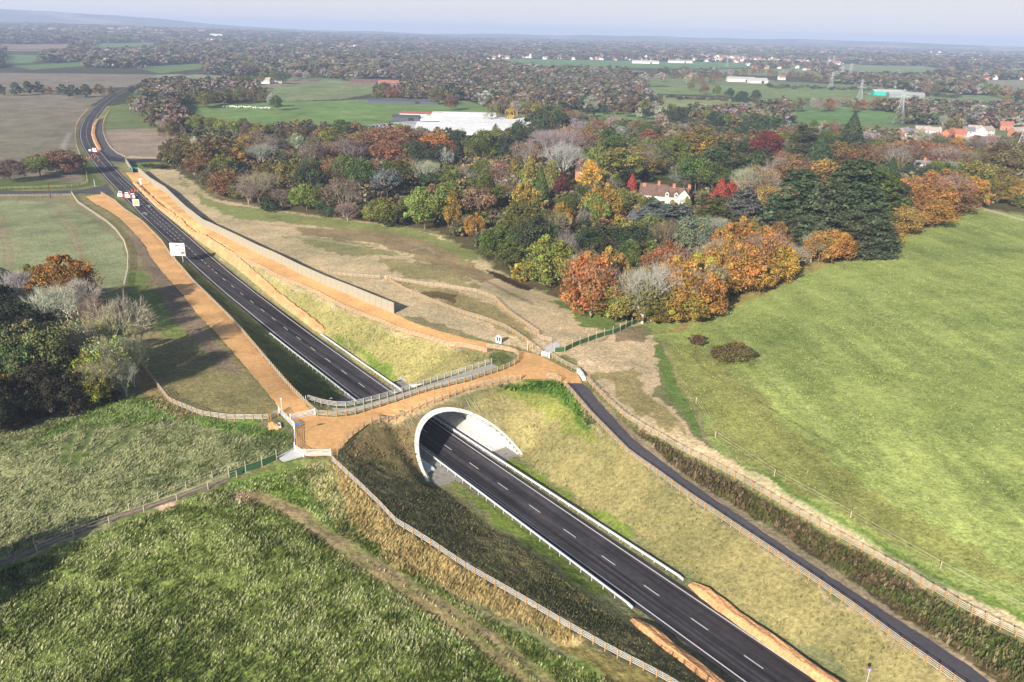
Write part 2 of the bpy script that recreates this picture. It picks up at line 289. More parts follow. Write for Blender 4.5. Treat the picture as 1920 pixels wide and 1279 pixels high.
# ------------------------------------------------------------------ ground colours: (polygon px, colour, fleck 0..1, edge wobble m)
def C(*a): return np.array(a)
EARTH = C(.54,.40,.26); TAN = C(.49,.39,.23); STRAW = C(.36,.27,.12); OLIVE = C(.26,.22,.085); GREEN = C(.15,.20,.055); LUSH = C(.10,.20,.03)
FIELD = C(.265,.315,.10); DARKG = C(.085,.10,.03); BROWN = C(.15,.105,.055); CROP = C(.25,.275,.14); PLOUGH = C(.30,.235,.175)
REG = [
 # far and middle distance
 ([(-400,178),(215,172),(165,200),(150,235),(140,290),(165,345),(60,352),(-400,352)], C(.21,.185,.13), .15, 1),
 ([(-300,133),(300,140),(240,163),(0,174),(-300,174)], C(.22,.185,.145), .1, 1),
 ([(20,124),(160,115),(155,124),(60,131)], C(.12,.19,.07), .1, 2),
 ([(250,126),(380,118),(390,127),(300,138)], C(.13,.2,.07), .1, 2),
 ([(0,84),(140,82),(120,92),(0,92)], C(.24,.19,.15), .1, 2),
 ([(170,82),(300,79),(290,86),(180,90)], C(.13,.2,.08), .1, 2),
 ([(0,102),(80,104),(60,118),(0,120)], C(.13,.2,.08), .1, 2),
 ([(320,197),(520,190),(700,189),(880,190),(930,205),(900,212),(760,226),(640,240),(600,249),(560,243),(460,228),(350,215)], C(.16,.245,.075), .15, 2),
 ([(430,186),(500,166),(620,150),(720,155),(700,176),(640,186),(520,190)], C(.20,.24,.11), .15, 2),
 ([(880,113),(960,110),(1390,118),(1420,126),(1300,129),(1000,124)], C(.13,.23,.08), .05, 2),
 ([(1225,178),(1460,188),(1440,204),(1235,200)], C(.25,.28,.12), .1, 2),
 ([(1205,164),(1440,158),(1620,162),(1800,176),(1780,190),(1620,186),(1440,183),(1215,175)], C(.18,.24,.09), .1, 2),
 ([(1470,206),(1600,200),(1700,215),(1690,234),(1500,232)], C(.14,.24,.08), .1, 2),
 ([(1080,208),(1200,212),(1380,236),(1370,242),(1180,226),(1090,217)], C(.16,.24,.09), .1, 2),
 ([(1200,150),(1290,146),(1300,156),(1220,162)], C(.2,.25,.1), .1, 2),
 ([(1560,122),(1740,124),(1760,136),(1600,136)], C(.2,.25,.12), .1, 2),
 ([(1340,130),(1500,128),(1560,146),(1360,140)], C(.2,.24,.12), .1, 2),
 ([(1780,178),(1930,180),(1930,196),(1800,192)], C(.2,.26,.12), .1, 2),
 ([(1840,150),(1940,150),(1940,172),(1860,168)], C(.26,.25,.17), .1, 2),
 ([(600,190),(720,184),(800,186),(880,190)], C(.16,.2,.1), .1, 2),
 ([(197,243),(240,239),(320,243),(460,278),(440,290),(303,298),(236,296),(207,276),(193,250)], PLOUGH, .15, 1),
 ([(196,221),(205,200),(255,190),(275,205),(300,240),(197,243)], C(.15,.19,.065), .2, 1),
 ([(165,345),(135,300),(160,285),(190,345),(150,352),(0,358),(-300,358),(-300,330),(0,335)], GREEN*.8, .3, 1),
 ([(236,306),(310,304),(330,320),(270,322)], GREEN*.9, .3, 1),
 # wood floor
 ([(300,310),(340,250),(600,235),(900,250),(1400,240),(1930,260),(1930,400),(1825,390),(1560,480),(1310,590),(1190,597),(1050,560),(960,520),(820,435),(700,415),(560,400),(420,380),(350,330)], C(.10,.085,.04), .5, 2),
 ([(1140,388),(1200,384),(1216,396),(1150,402)], GREEN, .3, 1), ([(1210,325),(1280,312),(1290,330),(1220,336)], GREEN, .3, 1),
 # mound east of the noise wall
 ([(262,318),(330,318),(400,372),(560,400),(700,417),(820,440),(960,525),(1060,565),(1190,597),(1210,602),(1060,663),(1010,665),(740,590),(520,495),(330,390)], TAN, .3, 1),
 ([(330,322),(345,350),(400,378),(560,402),(700,418),(800,436),(900,478),(885,490),(760,450),(600,425),(440,410),(380,380)], C(.22,.24,.085), .35, 1.5),
 ([(560,425),(760,440),(850,475),(930,520),(900,530),(800,492),(700,455),(560,440)], C(.27,.21,.11), .4, 1.5),
 ([(700,480),(840,500),(900,540),(760,520)], C(.30,.26,.12), .4, 2), ([(520,440),(660,452),(760,480),(640,480)], C(.27,.25,.11), .4, 2),
 ([(740,527),(850,545),(925,572),(1005,630),(985,642),(900,598),(810,560)], C(.29,.24,.11), .5, 1), ([(790,545),(860,552),(850,568),(790,552)], C(.14,.10,.05), .6, 1),
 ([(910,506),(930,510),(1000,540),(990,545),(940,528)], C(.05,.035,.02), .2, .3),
 ([(1035,565),(1100,572),(1180,596),(1190,602),(1140,620),(1085,612),(1070,585)], C(.15,.21,.06), .5, 1.5),
 ([(740,590),(790,595),(880,625),(860,632),(790,608)], C(.24,.21,.11), .5, 1),
 ([(260,330),(300,352),(345,385),(420,430),(510,480),(620,527),(610,540),(500,490),(380,430),(300,375)], GREEN*.8, .4, .3),
 # big field on the right
 ([(1200,606),(1320,588),(1560,478),(1700,430),(1822,391),(2300,460),(2300,1300),(1920,1172),(1700,1060),(1560,978),(1440,900),(1350,850),(1300,790),(1265,720),(1240,650)], FIELD, .55, 1),
 ([(1320,585),(1560,477),(1700,430),(1825,391),(1830,396),(1690,446),(1560,494),(1400,565),(1310,612),(1230,625)], C(.29,.24,.09), .5, 2),
 ([(1240,640),(1300,640),(1370,700),(1480,800),(1700,960),(1920,1090),(1920,1120),(1650,1000),(1400,870),(1290,760)], C(.25,.26,.085), .5, 2),
 ([(1225,640),(1245,640),(1270,720),(1330,820),(1310,815),(1250,740)], C(.145,.21,.055), .5, .5),
 ([(1060,662),(1160,626),(1222,628),(1240,690),(1225,740),(1290,800),(1340,845),(1420,890),(1560,970),(1700,1055),(1930,1172),(1930,1200),(1700,1078),(1560,1002),(1400,908),(1280,840),(1180,785),(1100,715)], C(.53,.41,.25), .35, 1),
 ([(1120,700),(1200,690),(1230,760),(1290,815),(1240,800),(1160,750)], C(.33,.27,.12), .4, 1.5),
 ([(1145,620),(1200,612),(1215,640),(1160,640)], C(.26,.2,.12), .4, 1),
 ([(1395,878),(1440,890),(1560,965),(1700,1048),(1930,1160),(1930,1175),(1700,1064),(1540,970)], C(.15,.22,.05), .6, .8),
 ([(1175,792),(1240,832),(1320,876),(1452,950),(1600,1036),(1745,1118),(1930,1218),(1990,1250),(1930,1300),(1870,1290),(1780,1215),(1640,1120),(1500,1025),(1380,950),(1260,880)], C(.105,.085,.04), .9, .6),
 ([(1108,735),(1170,792),(1260,872),(1380,950),(1520,1040),(1660,1135),(1800,1230),(1880,1290),(1840,1290),(1720,1200),(1560,1090),(1400,985),(1280,898),(1180,820)], C(.33,.255,.16), .35, .3),
 ([(1640,1100),(1760,1130),(1930,1225),(1990,1260),(1930,1300),(1850,1260)], C(.10,.135,.035), .9, 1),
 # slopes of the near cutting
 ([(960,835),(870,790),(900,735),(965,716),(1040,714),(1062,728),(1107,781),(1180,855),(1291,936),(1452,1044),(1607,1151),(1744,1250),(1870,1340),(1640,1300),(1300,1085),(1100,950)], C(.275,.24,.10), .35, 1),
 ([(930,735),(1000,715),(1045,716),(1085,755),(1150,830),(1100,830),(1020,760)], C(.22,.235,.06), .5, 2),
 ([(900,830),(960,860),(1180,1000),(1180,1015),(1000,900)], C(.17,.22,.04), .5, 1),
 ([(925,722),(1040,714),(1060,730),(1120,800),(1100,800),(1040,735),(960,728)], C(.10,.17,.03), .9, 1),
 ([(633,856),(650,835),(690,802),(760,778),(800,765),(840,752),(880,760),(800,790),(785,850),(800,890),(760,880),(700,870)], C(.20,.155,.07), .7, 1),
 ([(632,858),(700,860),(800,895),(1000,1040),(1180,1180),(1380,1330),(1330,1330),(1224,1266),(974,1126),(813,1027),(743,985),(683,923)], C(.19,.17,.075), .9, 1),
 ([(820,880),(950,960),(1150,1120),(1120,1120),(950,1000),(830,900)], C(.15,.20,.04), .7, 1),
 # near left
 ([(-400,870),(0,810),(250,735),(420,790),(552,808),(552,850),(430,900),(0,1066),(-400,1250)], C(.235,.255,.12), .95, 1),
 ([(30,850),(200,740),(300,745),(420,780),(545,810),(545,830),(430,810),(320,790),(150,800)], C(.15,.25,.05), .8, 1.5),
 ([(-400,1260),(0,1068),(430,904),(560,860),(621,860),(640,960),(760,1060),(900,1150),(1200,1300),(900,1600),(-400,1600)], C(.15,.20,.05), 1, 1),
 ([(430,900),(520,890),(600,940),(700,1030),(860,1150),(1060,1300),(960,1300),(760,1130),(600,1010),(480,950)], C(.14,.23,.04), .8, 1),
 ([(560,862),(620,860),(640,940),(700,1010),(660,1020),(590,940)], C(.24,.24,.09), .9, 1),
 ([(621,866),(650,893),(743,987),(813,1029),(974,1128),(1100,1200),(1060,1215),(960,1160),(840,1110),(740,1060),(660,980),(630,900)], C(.40,.31,.13), .8, .8),
 ([(1060,1215),(1100,1200),(1224,1268),(1330,1335),(1200,1335)], C(.20,.17,.06), .9, 1),
 ([(430,928),(470,926),(500,950),(440,952)], C(.33,.24,.17), .4, 1), ([(295,945),(330,940),(328,955),(300,958)], EARTH, .4, .5), ([(70,1015),(100,1012),(98,1022),(72,1024)], EARTH, .4, .5),
 ([(240,690),(290,700),(330,760),(380,778),(340,790),(270,745),(230,710)], STRAW*.8, .6, 1),
 # left slope between the post and rail fence and the orange track
 ([(140,368),(160,370),(200,395),(250,436),(272,461),(308,516),(372,593),(450,677),(530,774),(500,788),(427,786),(377,779),(317,752),(267,686),(240,650),(232,560),(240,500),(238,468),(217,430),(163,390)], C(.26,.225,.10), .5, 1),
 ([(235,500),(280,520),(300,560),(360,640),(300,620),(240,560)], C(.19,.23,.07), .6, 1.5),
 ([(232,420),(300,480),(345,560),(450,690),(430,700),(330,600),(280,520),(250,460)], C(.25,.19,.125), .5, 1),
 ([(-400,368),(134,366),(165,395),(215,432),(232,460),(238,500),(228,535),(200,540),(0,520),(-400,520)], CROP, .25, .5),
 ([(-100,365),(134,366),(165,395),(215,432),(232,458),(220,450),(160,405),(110,378),(-100,376)], C(.24,.22,.12), .3, .5),
 # left slope beside the road north of the deck, right slope north of the deck
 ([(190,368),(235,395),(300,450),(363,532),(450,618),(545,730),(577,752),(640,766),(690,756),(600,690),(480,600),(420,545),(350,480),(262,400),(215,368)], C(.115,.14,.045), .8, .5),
 ([(190,366),(215,368),(262,400),(340,480),(330,490),(280,430),(230,390)], C(.17,.19,.08), .4, .5),
 ([(303,382),(350,420),(433,476),(517,520),(593,553),(710,606),(843,650),(920,668),(922,684),(840,708),(745,735),(640,650),(600,625),(480,520),(400,455)], C(.275,.25,.095), .45, 1),
 ([(610,622),(650,650),(745,728),(760,722),(690,665),(640,632)], C(.14,.20,.035), .6, 1),
 ([(265,345),(300,380),(355,425),(345,425),(290,382),(258,350)], C(.10,.14,.04), .5, .3),
 ([(915,660),(945,662),(965,672),(950,688),(920,690)], C(.10,.12,.04), .8, .3),
]
FEATL = [  # worn lines on the ground: (pixels, width m, colour)
 ([(470,930),(540,960),(600,1005),(680,1060),(780,1125),(860,1180),(940,1240),(1000,1290)], 1.3, C(.28,.20,.11)),
 ([(480,925),(560,958),(630,1010),(700,1052),(800,1115),(900,1180),(960,1225),(1040,1290)], 1.1, C(.26,.19,.11)),
 ([(1305,650),(1300,668),(1320,690),(1380,730),(1450,770),(1540,820),(1620,870)], .35, C(.15,.15,.06)), ([(1325,655),(1320,665),(1335,680),(1420,725)], .4, C(.33,.29,.14)),
 ([(1385,630),(1450,700),(1520,770),(1580,830)], .5, C(.30,.32,.13)), ([(1590,520),(1700,512),(1790,540),(1860,580)], .8, C(.18,.24,.07)),
 ([(1240,640),(1290,740),(1325,825)], .5, C(.33,.26,.16)), ([(1400,885),(1550,972),(1700,1060),(1920,1175)], .5, C(.36,.36,.2)),
 ([(5,400),(20,470),(22,500)], .7, C(.27,.21,.13)), ([(0,410),(8,470),(10,500)], .6, C(.27,.21,.13)), ([(95,380),(140,430),(152,470),(153,500)], 1.0, C(.28,.22,.13)), ([(80,385),(125,430),(142,470)], .6, C(.26,.22,.14)),
 ([(120,870),(125,835),(140,815)], 1.0, C(.08,.12,.03)), ([(140,880),(143,850),(160,830),(175,800)], 1.0, C(.08,.12,.03)), ([(150,860),(200,830),(250,795)], 1.0, C(.09,.13,.03)), ([(165,872),(215,842),(262,800)], 1.0, C(.09,.13,.03)), ([(40,850),(90,810),(150,785),(210,770)], 1.0, C(.1,.14,.04)),
 ([(560,408),(700,440),(800,470),(900,520),(1000,570)], 1.0, C(.24,.18,.10)), ([(480,420),(600,430),(760,446),(860,480)], .8, C(.28,.2,.12)), ([(770,470),(800,462),(815,475)], .6, C(.42,.34,.22)), ([(500,436),(580,446),(680,462)], 1.5, C(.47,.38,.25)),
 ([(130,250),(118,275),(122,288)], 2.0, C(.38,.34,.30)), ([(0,330),(60,290),(125,230)], .6, C(.16,.15,.10)), ([(640,208),(690,220),(760,226)], 2.5, C(.24,.26,.13)), ([(370,338),(420,372),(560,400),(700,417)], 1.2, C(.26,.2,.12)),
]
print('ground')
NA, NR_ = 860, 1330
az = np.linspace(R(-50), R(50), NA); ra = 42*np.exp(np.linspace(0, math.log(15500/42.), NR_))
AZ, RA = np.meshgrid(az, ra); gx = (RA*np.sin(AZ)).ravel(); gy = (RA*np.cos(AZ)).ravel(); gr = RA.ravel()
gz = height(gx, gy)
near = gr < 900
wx = fbm(gx, gy, 3.5, 21)-.5; wy = fbm(gx, gy, 3.5, 55)-.5
lx = fbm(gx, gy, 60, 77)-.5; ly = fbm(gx, gy, 60, 99)-.5
gc = np.tile(C(.060,.068,.034), (len(gx), 1)); fl = np.full(len(gx), .4)
gc[near] = C(.20,.20,.09)
def woodmask(X, Y):   # where the far plain is wooded
    r = np.hypot(X, Y); a = np.degrees(np.arctan2(X, Y)); f = fbm(X, Y, 420, 41, 3)
    t = np.interp(a, [-40, -18, -4, 8, 40], [.36, .33, .37, .45, .45]); t = np.where(r < 1150, np.minimum(t, .41), t); t = np.where((r > 2600) & (a > -12), t-.05, t)
    return f > t
k = gr > 640
fp = fbm(gx, gy, 520, 31, 2); op = k & ~woodmask(gx, gy); gc[op] = C(.17,.21,.10); gc[op & (fp > .56)] = C(.25,.26,.15); gc[op & (fp < .42)] = C(.27,.22,.15)
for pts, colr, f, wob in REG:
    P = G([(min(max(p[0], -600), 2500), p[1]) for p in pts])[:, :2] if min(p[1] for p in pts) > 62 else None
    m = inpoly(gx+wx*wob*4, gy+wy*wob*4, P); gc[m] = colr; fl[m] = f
for pts, wd, colr in FEATL:
    P = resample(G(pts)[:, :2], 2.0); bb = (gx > P[:, 0].min()-5) & (gx < P[:, 0].max()+5) & (gy > P[:, 1].min()-5) & (gy < P[:, 1].max()+5)
    ix = np.nonzero(bb)[0]; d = segdist(gx[ix]+wx[ix]*.6, gy[ix]+wy[ix]*.6, P)
    a = np.clip(1.3-d/wd, 0, 1)[:, None]*(.55+.45*vnoise(gx[ix]/2, gy[ix]/2, 5))[:, None]; gc[ix] = gc[ix]*(1-a)+colr*a
fd = G([(1385,630),(1640,900)])[:, :2]; fd = (fd[1]-fd[0])/np.hypot(*(fd[1]-fd[0])); su = gx*fd[0]+gy*fd[1]; sv = gx*fd[1]-gy*fd[0]
stk = fbm(su/16, sv/1.0, 2.2, 91, 2)-.5; rightf = inpoly(gx, gy, G([(1215,640),(1320,588),(1560,478),(1822,391),(2300,460),(2300,1300),(1920,1172),(1560,978),(1300,790)])[:, :2])
gc[rightf] *= (1+.4*stk[rightf]*(.4+1.2*fbm(gx[rightf], gy[rightf], 30, 17, 2)))[:, None]*C(1.0, 1, .95)
# wear along the crest fences
for L, wd, colr in ((FA, .5, TAN*.8), (FC, 1.3, C(.42,.33,.2)), (F1[8:], 1.0, TAN*1.1), (F3, .8, C(.24,.24,.09))):
    a_ = np.array(L, float); P = resample(U(a_[:, :2], a_[:, 2]), 3); bb = (gx > P[:, 0].min()-5) & (gx < P[:, 0].max()+5) & (gy > P[:, 1].min()-5) & (gy < P[:, 1].max()+5)
    ix = np.nonzero(bb)[0]; d = segdist(gx[ix]+wx[ix]*3, gy[ix]+wy[ix]*3, P); a = np.clip(1.2-d/wd, 0, 1)[:, None]*.7; gc[ix] = gc[ix]*(1-a)+colr*a
# patchy variation of the sward, and small relief
pn = fbm(gx, gy, 9, 3)-.5; pf = fbm(gx, gy, 1.3, 8)-.5; pg = fbm(gx, gy, 35, 13)-.5
gc = gc*np.clip(1+(pn*.7+pf*.75*np.clip(fl, .2, 1)+pg*.45)[:, None]*C(1, .85, .9), .4, 1.7)
s_all, n_all = toSN(np.stack([gx, gy], 1)); calm = 1-.93*((np.abs(n_all) < 14) & (s_all > 58) & (s_all < 84))
gz = gz+np.where(gr < 420, (pf*.5*fl+pn*.3*fl)*calm, 0)*np.clip((420-gr)/200, 0, 1)
bump_mask = (np.hypot(gx, gy) < 260)
ro, rs = road_off(np.stack([gx[near], gy[near]], 1)); s_n, n_n = toSN(np.stack([gx[near], gy[near]], 1))
ed_ = np.clip(1-np.abs(np.abs(ro)-4.9)/.5, 0, 1)*(.4+.6*vnoise(gx[near]/2, gy[near]/2, 33)); q_ = gc[near]; q_ = q_*(1-ed_[:, None]*.7)+C(.24,.19,.13)*ed_[:, None]*.7; gc[near] = q_
zz = gz[near]; on = (np.abs(ro) < 5.6) & ((s_n < 64) | (s_n > 101)) & (zz < 2.5); zz[on] = np.minimum(zz[on], -.12); gz[near] = zz
hole = np.zeros(len(gx), bool); idx = np.nonzero(near)[0]
zb = height(gx[idx], gy[idx]); hole[idx] = (np.abs(n_n-N0) < AA-.05) & (s_n > 61.9) & (s_n < 106.3) & (zb < arch_z(n_n)+.28)
SHEETS = []   # pads pressed into the ground, filled by the path builder below
# ------------------------------------------------------------------ sheets lying on the ground (paths, roads)
def sheet(name, poly, m, step=1.5, dz=.06, zf=None, col=None, sink=True, kind='structure'):
    if 'bridleway' in name or 'footpath' in name:   # ragged edge where turf creeps in
        q = resample(np.r_[poly, poly[:1]], 1.2)[:-1]; jt = .45 if 'bridle' in name else .22; poly = q+np.stack([vnoise(q[:, 0]/1.3, q[:, 1]/1.3, 3)-.5, vnoise(q[:, 0]/1.3, q[:, 1]/1.3, 4)-.5], 1)*jt
    P = [Vector((float(a[0]), float(a[1]))) for a in poly]; n = len(P)
    A = np.array([(p.x, p.y) for p in P]); x0, y0 = A.min(0); x1, y1 = A.max(0)
    X, Y = np.meshgrid(np.arange(x0, x1, step), np.arange(y0, y1, step)); X = X.ravel(); Y = Y.ravel()
    k = inpoly(X, Y, A); X = X[k]; Y = Y[k]; k = segdist(X, Y, np.r_[A, A[:1]]) > step*.4; X = X[k]; Y = Y[k]
    V = P+[Vector((float(a), float(b))) for a, b in zip(X, Y)]
    v2, e2, f2, _, _, _ = delaunay_2d_cdt(V, [(i, (i+1) % n) for i in range(n)], [list(range(n))], 1, 1e-4)
    x = np.array([v.x for v in v2]); y = np.array([v.y for v in v2]); z = (zf(x, y) if zf else height(x, y))+dz
    me = bpy.data.meshes.new(name); me.from_pydata([(a, b, c) for a, b, c in zip(x, y, z)], [], [tuple(f) for f in f2]); me.materials.append(m)
    o = bpy.data.objects.new(name, me); COL.objects.link(o)
    if kind: o['kind'] = kind
    if me.polygons and me.polygons[0].normal.z < 0: me.flip_normals()
    if sink: SHEETS.append((A, dz))
    return o
def strip_poly(pts, wl, wr, step=2.0):   # world polygon either side of a world polyline
    P = resample(np.asarray(pts)[:, :2], step); T = np.gradient(P, axis=0); T /= np.hypot(*T.T)[:, None]; Nn = np.stack([T[:, 1], -T[:, 0]], 1)
    return np.r_[P-Nn*wl, (P+Nn*wr)[::-1]]
def lineU(L): a = np.array(L, float); return U(a[:, :2], a[:, 2])
M_asph = mat('asphalt', (.042, .038, .042), rough=.8, var=.18, scale=.9, var2=.25, scale2=.12)
def streaks(m, amt=.7):   # tyre polish running along the carriageway
    N = m.node_tree.nodes; L = m.node_tree.links; b = N['Principled BSDF']; src = b.inputs['Base Color'].links[0].from_socket
    tc = NN(m, 'ShaderNodeTexCoord'); mp = NN(m, 'ShaderNodeMapping'); mp.vector_type = 'TEXTURE'; mp.inputs['Rotation'].default_value = (0, 0, math.atan2(UR[1], UR[0])); mp.inputs['Scale'].default_value = (60, .9, 1)
    L.new(tc.outputs['Object'], mp.inputs[0]); no = NN(m, 'ShaderNodeTexNoise'); no.inputs['Scale'].default_value = 1; no.inputs['Detail'].default_value = 4; L.new(mp.outputs[0], no.inputs['Vector'])
    mr = NN(m, 'ShaderNodeMapRange'); mr.inputs[1].default_value = .32; mr.inputs[2].default_value = .68; mr.inputs[3].default_value = 1-amt; mr.inputs[4].default_value = 1+amt*1.3; L.new(no.outputs[0], mr.inputs[0])
    v = NN(m, 'ShaderNodeVectorMath', operation='SCALE'); L.new(src, v.inputs[0]); L.new(mr.outputs[0], v.inputs['Scale']); L.new(v.outputs[0], b.inputs['Base Color'])
streaks(M_asph)
M_asph2 = mat('dark_new_asphalt', (.032, .032, .042), rough=.75, var=.15, scale=.7, var2=.2, scale2=.1)
M_path = mat('grey_path', (.085, .078, .088), rough=.9, var=.12, scale=1.5, var2=.15, scale2=.1)
M_orange = mat('orange_grit', (.66, .375, .155), rough=.95, var=.16, scale=1.2, var2=.22, scale2=.09, bump=.03)
M_slab = mat('pale_concrete', (.55, .54, .53), rough=.9, var=.08, scale=1.0)
M_paint = mat('road_paint', (.62, .62, .60), rough=.6, var=.06, scale=2)
ZR = lambda x, y: np.zeros(len(x))
def ZROAD(x, y): k = np.clip((np.hypot(x, y)-470)/80, 0, 1); return k*(height(x, y)+.25)
kr = (toSN(CEN)[0] > -68)
RC = CEN[kr]
sheet('road', strip_poly(RC, 4.55, 4.55, 3), M_asph, 3.0, 0.0, ZROAD, sink=False)
def side_off(off, w): P = RC+CNm[kr]*off; return P
mk = MB()
def ribbon(P, wd, z=.008, zf=None):
    P = resample(P, 2.0); T = np.gradient(P, axis=0); T /= np.hypot(*T.T)[:, None]; Nn = np.stack([T[:, 1], -T[:, 0]], 1)
    k = len(mk.v)
    for p, n in zip(P, Nn):
        zz = z+float(ZROAD(p[0:1], p[1:2])[0])
        mk.v.append((p[0]-n[0]*wd/2, p[1]-n[1]*wd/2, zz)); mk.v.append((p[0]+n[0]*wd/2, p[1]+n[1]*wd/2, zz))
    for i in range(len(P)-1): a = k+2*i; mk.f.append((a, a+1, a+3, a+2))
for off in (-3.75, 3.75): ribbon(side_off(off, 0), .19)
sc_c = toSN(RC)[0]
RS = np.r_[0, np.cumsum(np.hypot(*(RC[1:]-RC[:-1]).T))]; i0 = int(np.argmin(np.abs(sc_c)))
def at_arc(s): return np.array([np.interp(s, RS, RC[:, 0]), np.interp(s, RS, RC[:, 1])])
base = RS[i0]-sc_c[i0]
for kk in range(-8, 90):
    a = base+9*kk; 
    if a < 0 or a+3 > RS[-1]: continue
    dens = [0] if kk < 24 else [0, 4.5]
    for d_ in dens: ribbon(np.array([at_arc(a+d_), at_arc(a+d_+(3.0 if kk < 24 else 2.6))]), .15)
# ghost island hatching lines, arrows
for a0, a1, off in ((268, 312, -1.6), (268, 420, 1.7)):
    for q in np.arange(base+a0, base+a1, 6.0):
        p = at_arc(q); p2 = at_arc(q+3.4); t = (p2-p)/np.hypot(*(p2-p)); n_ = np.array([t[1], -t[0]]); ribbon(np.array([p+n_*off, p2+n_*off]), .14)
for q, off in ((322, -2.1), (338, 2.1)):
    p = at_arc(base+q); t = (at_arc(base+q+2)-p)/2; n_ = np.array([t[1], -t[0]])
    ribbon(np.array([p+n_*off-t*3, p+n_*off+t*2]), .3); ribbon(np.array([p+n_*(off-1.2)+t*.5, p+n_*off+t*2.4]), .35); ribbon(np.array([p+n_*(off+1.2)+t*.5, p+n_*off+t*2.4]), .35)
tag(mk.build('road_markings', M_paint), kind='structure')
# cats' eyes are too small to show; side roads and their mouths
sheet('side_road', G([(-60,358.5),(100,358),(150,356),(188,350),(200,345),(214,366),(190,364),(150,362),(100,366),(-60,367)])[:, :2], M_path, 3, .05)
sheet('side_road', G([(186,284),(208,302),(250,305),(315,302),(312,298),(250,299),(222,296),(205,287),(196,276)])[:, :2], M_asph2, 3, .05)
sheet('service_track', np.r_[G([(188,224),(183,237),(182,251),(186,268),(193,283),(207,293),(236,297)])[:, :2], G([(219,287),(206,276),(197,262),(192,248),(191.5,235),(195,222)])[:, :2]], M_path, 2.5, .05)
# orange bridleways
LE = lineU(PLE); RE = lineU(FD)
gl = sheet('bridleway', np.r_[LE, lineU([(550,790,8.4),(553,803,8.4),(553,845,8.4),(569,855,8.4),(621,855,8.5)]), lineU(F1[:-1]), lineU([(1052,716,8.5)]), lineU([(1063,722,8.5),(1072,727,8.5),(1082,730,8.5),(1092,727,8.5),(1090,718,8.5)]), lineU(ORR)[::-1], lineU(FC2)[::-1], lineU(FC)[::-1], lineU(F10)[::-1][0:], RE], M_orange, 1.6, .07)
# grey shared path
pl = np.array([(1060,719,8.5),(1084,746,8.5),(1112,777,8.3),(1146,811,7.8),(1186,850,7.1),(1238,886,6.4),(1297,930,5.6),(1346,963,5.2),(1388,991,5.0),(1457,1037,4.7),(1531,1087,4.5),(1613,1143,4.1),(1694,1202,3.9),(1752,1242,3.8),(1810,1283,3.7),(1880,1333,3.6)])
pr = np.array([(1090,719,8.5),(1104,730,8.5),(1123,756,8.3),(1160,796,7.8),(1190,826,7.4),(1280,895,6.1),(1333,932,5.5),(1410,984,5.0),(1480,1032,4.7),(1564,1086,4.5),(1647,1139,4.1),(1731,1193,3.9),(1814,1246,3.8),(1848,1273,3.7),(1920,1325,3.6)])
sheet('footpath', np.r_[lineU(pl), lineU(pr)[::-1]], M_path, 1.5, .09)
sheet('ditch_path', strip_poly(G([(-60,1083),(0,1058),(65,1030),(167,988),(257,957),(340,930),(430,898)]), .75, .75), mat('trodden_mud', (.19,.155,.105), var=.3, scale=1.5), 1.5, .05)
sheet('concrete_slab', G([(519,858),(549,842),(569,848),(573,856),(545,864),(531,868)])[:, :2], M_slab, 1.5, .12)
sheet('concrete_slab', G([(1012,664),(1022,652),(1042,640),(1052,648),(1040,660),(1030,670)])[:, :2], M_slab, 1.5, .12)
sheet('gravel_strip', np.r_[lineU([(q[0], q[1]+1, 8.35) for q in FP[2:]]), lineU([(935,688,8.4),(900,701,8.4),(850,716,8.4),(781,736,8.4),(721,756,8.4),(674,770,8.4),(629,774,8.4)])], mat('grey_gravel', (.36,.36,.33), var=.3, scale=4), 1.5, .05)
# floor of the cutting through the tunnel
M_verge = mat('tunnel_verge', (.27,.25,.22), var=.25, scale=1.0)
sheet('tunnel_floor', SNxy([61.2, 107, 107, 61.2], [0]*4)+np.outer([-9.8, -9.8, 9.8, 9.8], NR), M_verge, 3, -.03, ZR, sink=False)
# lower the terrain a little under each sheet so it never pokes through
for A, dz in SHEETS:
    x0, y0 = A.min(0); x1, y1 = A.max(0); ix = np.nonzero((gx > x0) & (gx < x1) & (gy > y0) & (gy < y1))[0]
    m = inpoly(gx[ix], gy[ix], A); j = ix[m]; hz = height(gx[j], gy[j]); gz[j] = np.minimum(gz[j], hz-.05-np.clip(gr[j]-150, 0, 400)*.0004)
V = np.stack([gx, gy, gz], 1)
ii = (np.arange(NR_-1)[:, None]*NA+np.arange(NA-1)[None]).ravel()
F = np.stack([ii, ii+1, ii+NA+1, ii+NA], 1); F = F[~hole[F].all(1)]
def ground_material():
    m = bpy.data.materials.new('ground'); m.use_nodes = True; N = m.node_tree.nodes; L = m.node_tree.links; b = N['Principled BSDF']
    b.inputs['Roughness'].default_value = .95; b.inputs['Specular IOR Level'].default_value = .05
    at = NN(m, 'ShaderNodeAttribute', attribute_name='col'); tc = NN(m, 'ShaderNodeTexCoord')
    out = at.outputs['Color']
    for s, lo, hi in ((1.6, .62, 1.38), (.35, .85, 1.15)):
        no = NN(m, 'ShaderNodeTexNoise'); no.inputs['Scale'].default_value = s; no.inputs['Detail'].default_value = 3; no.inputs['Roughness'].default_value = .7
        L.new(tc.outputs['Object'], no.inputs['Vector']); mr = NN(m, 'ShaderNodeMapRange')
        mr.inputs[1].default_value = .3; mr.inputs[2].default_value = .7; mr.inputs[3].default_value = lo; mr.inputs[4].default_value = hi; L.new(no.outputs[0], mr.inputs[0])
        v = NN(m, 'ShaderNodeVectorMath', operation='SCALE'); L.new(out, v.inputs[0]); L.new(mr.outputs[0], v.inputs['Scale']); out = v.outputs[0]
        if s > 1: bp = NN(m, 'ShaderNodeBump'); bp.inputs['Distance'].default_value = .22; L.new(no.outputs[0], bp.inputs['Height']); L.new(bp.outputs[0], b.inputs['Normal'])
    L.new(out, b.inputs['Base Color']); return m
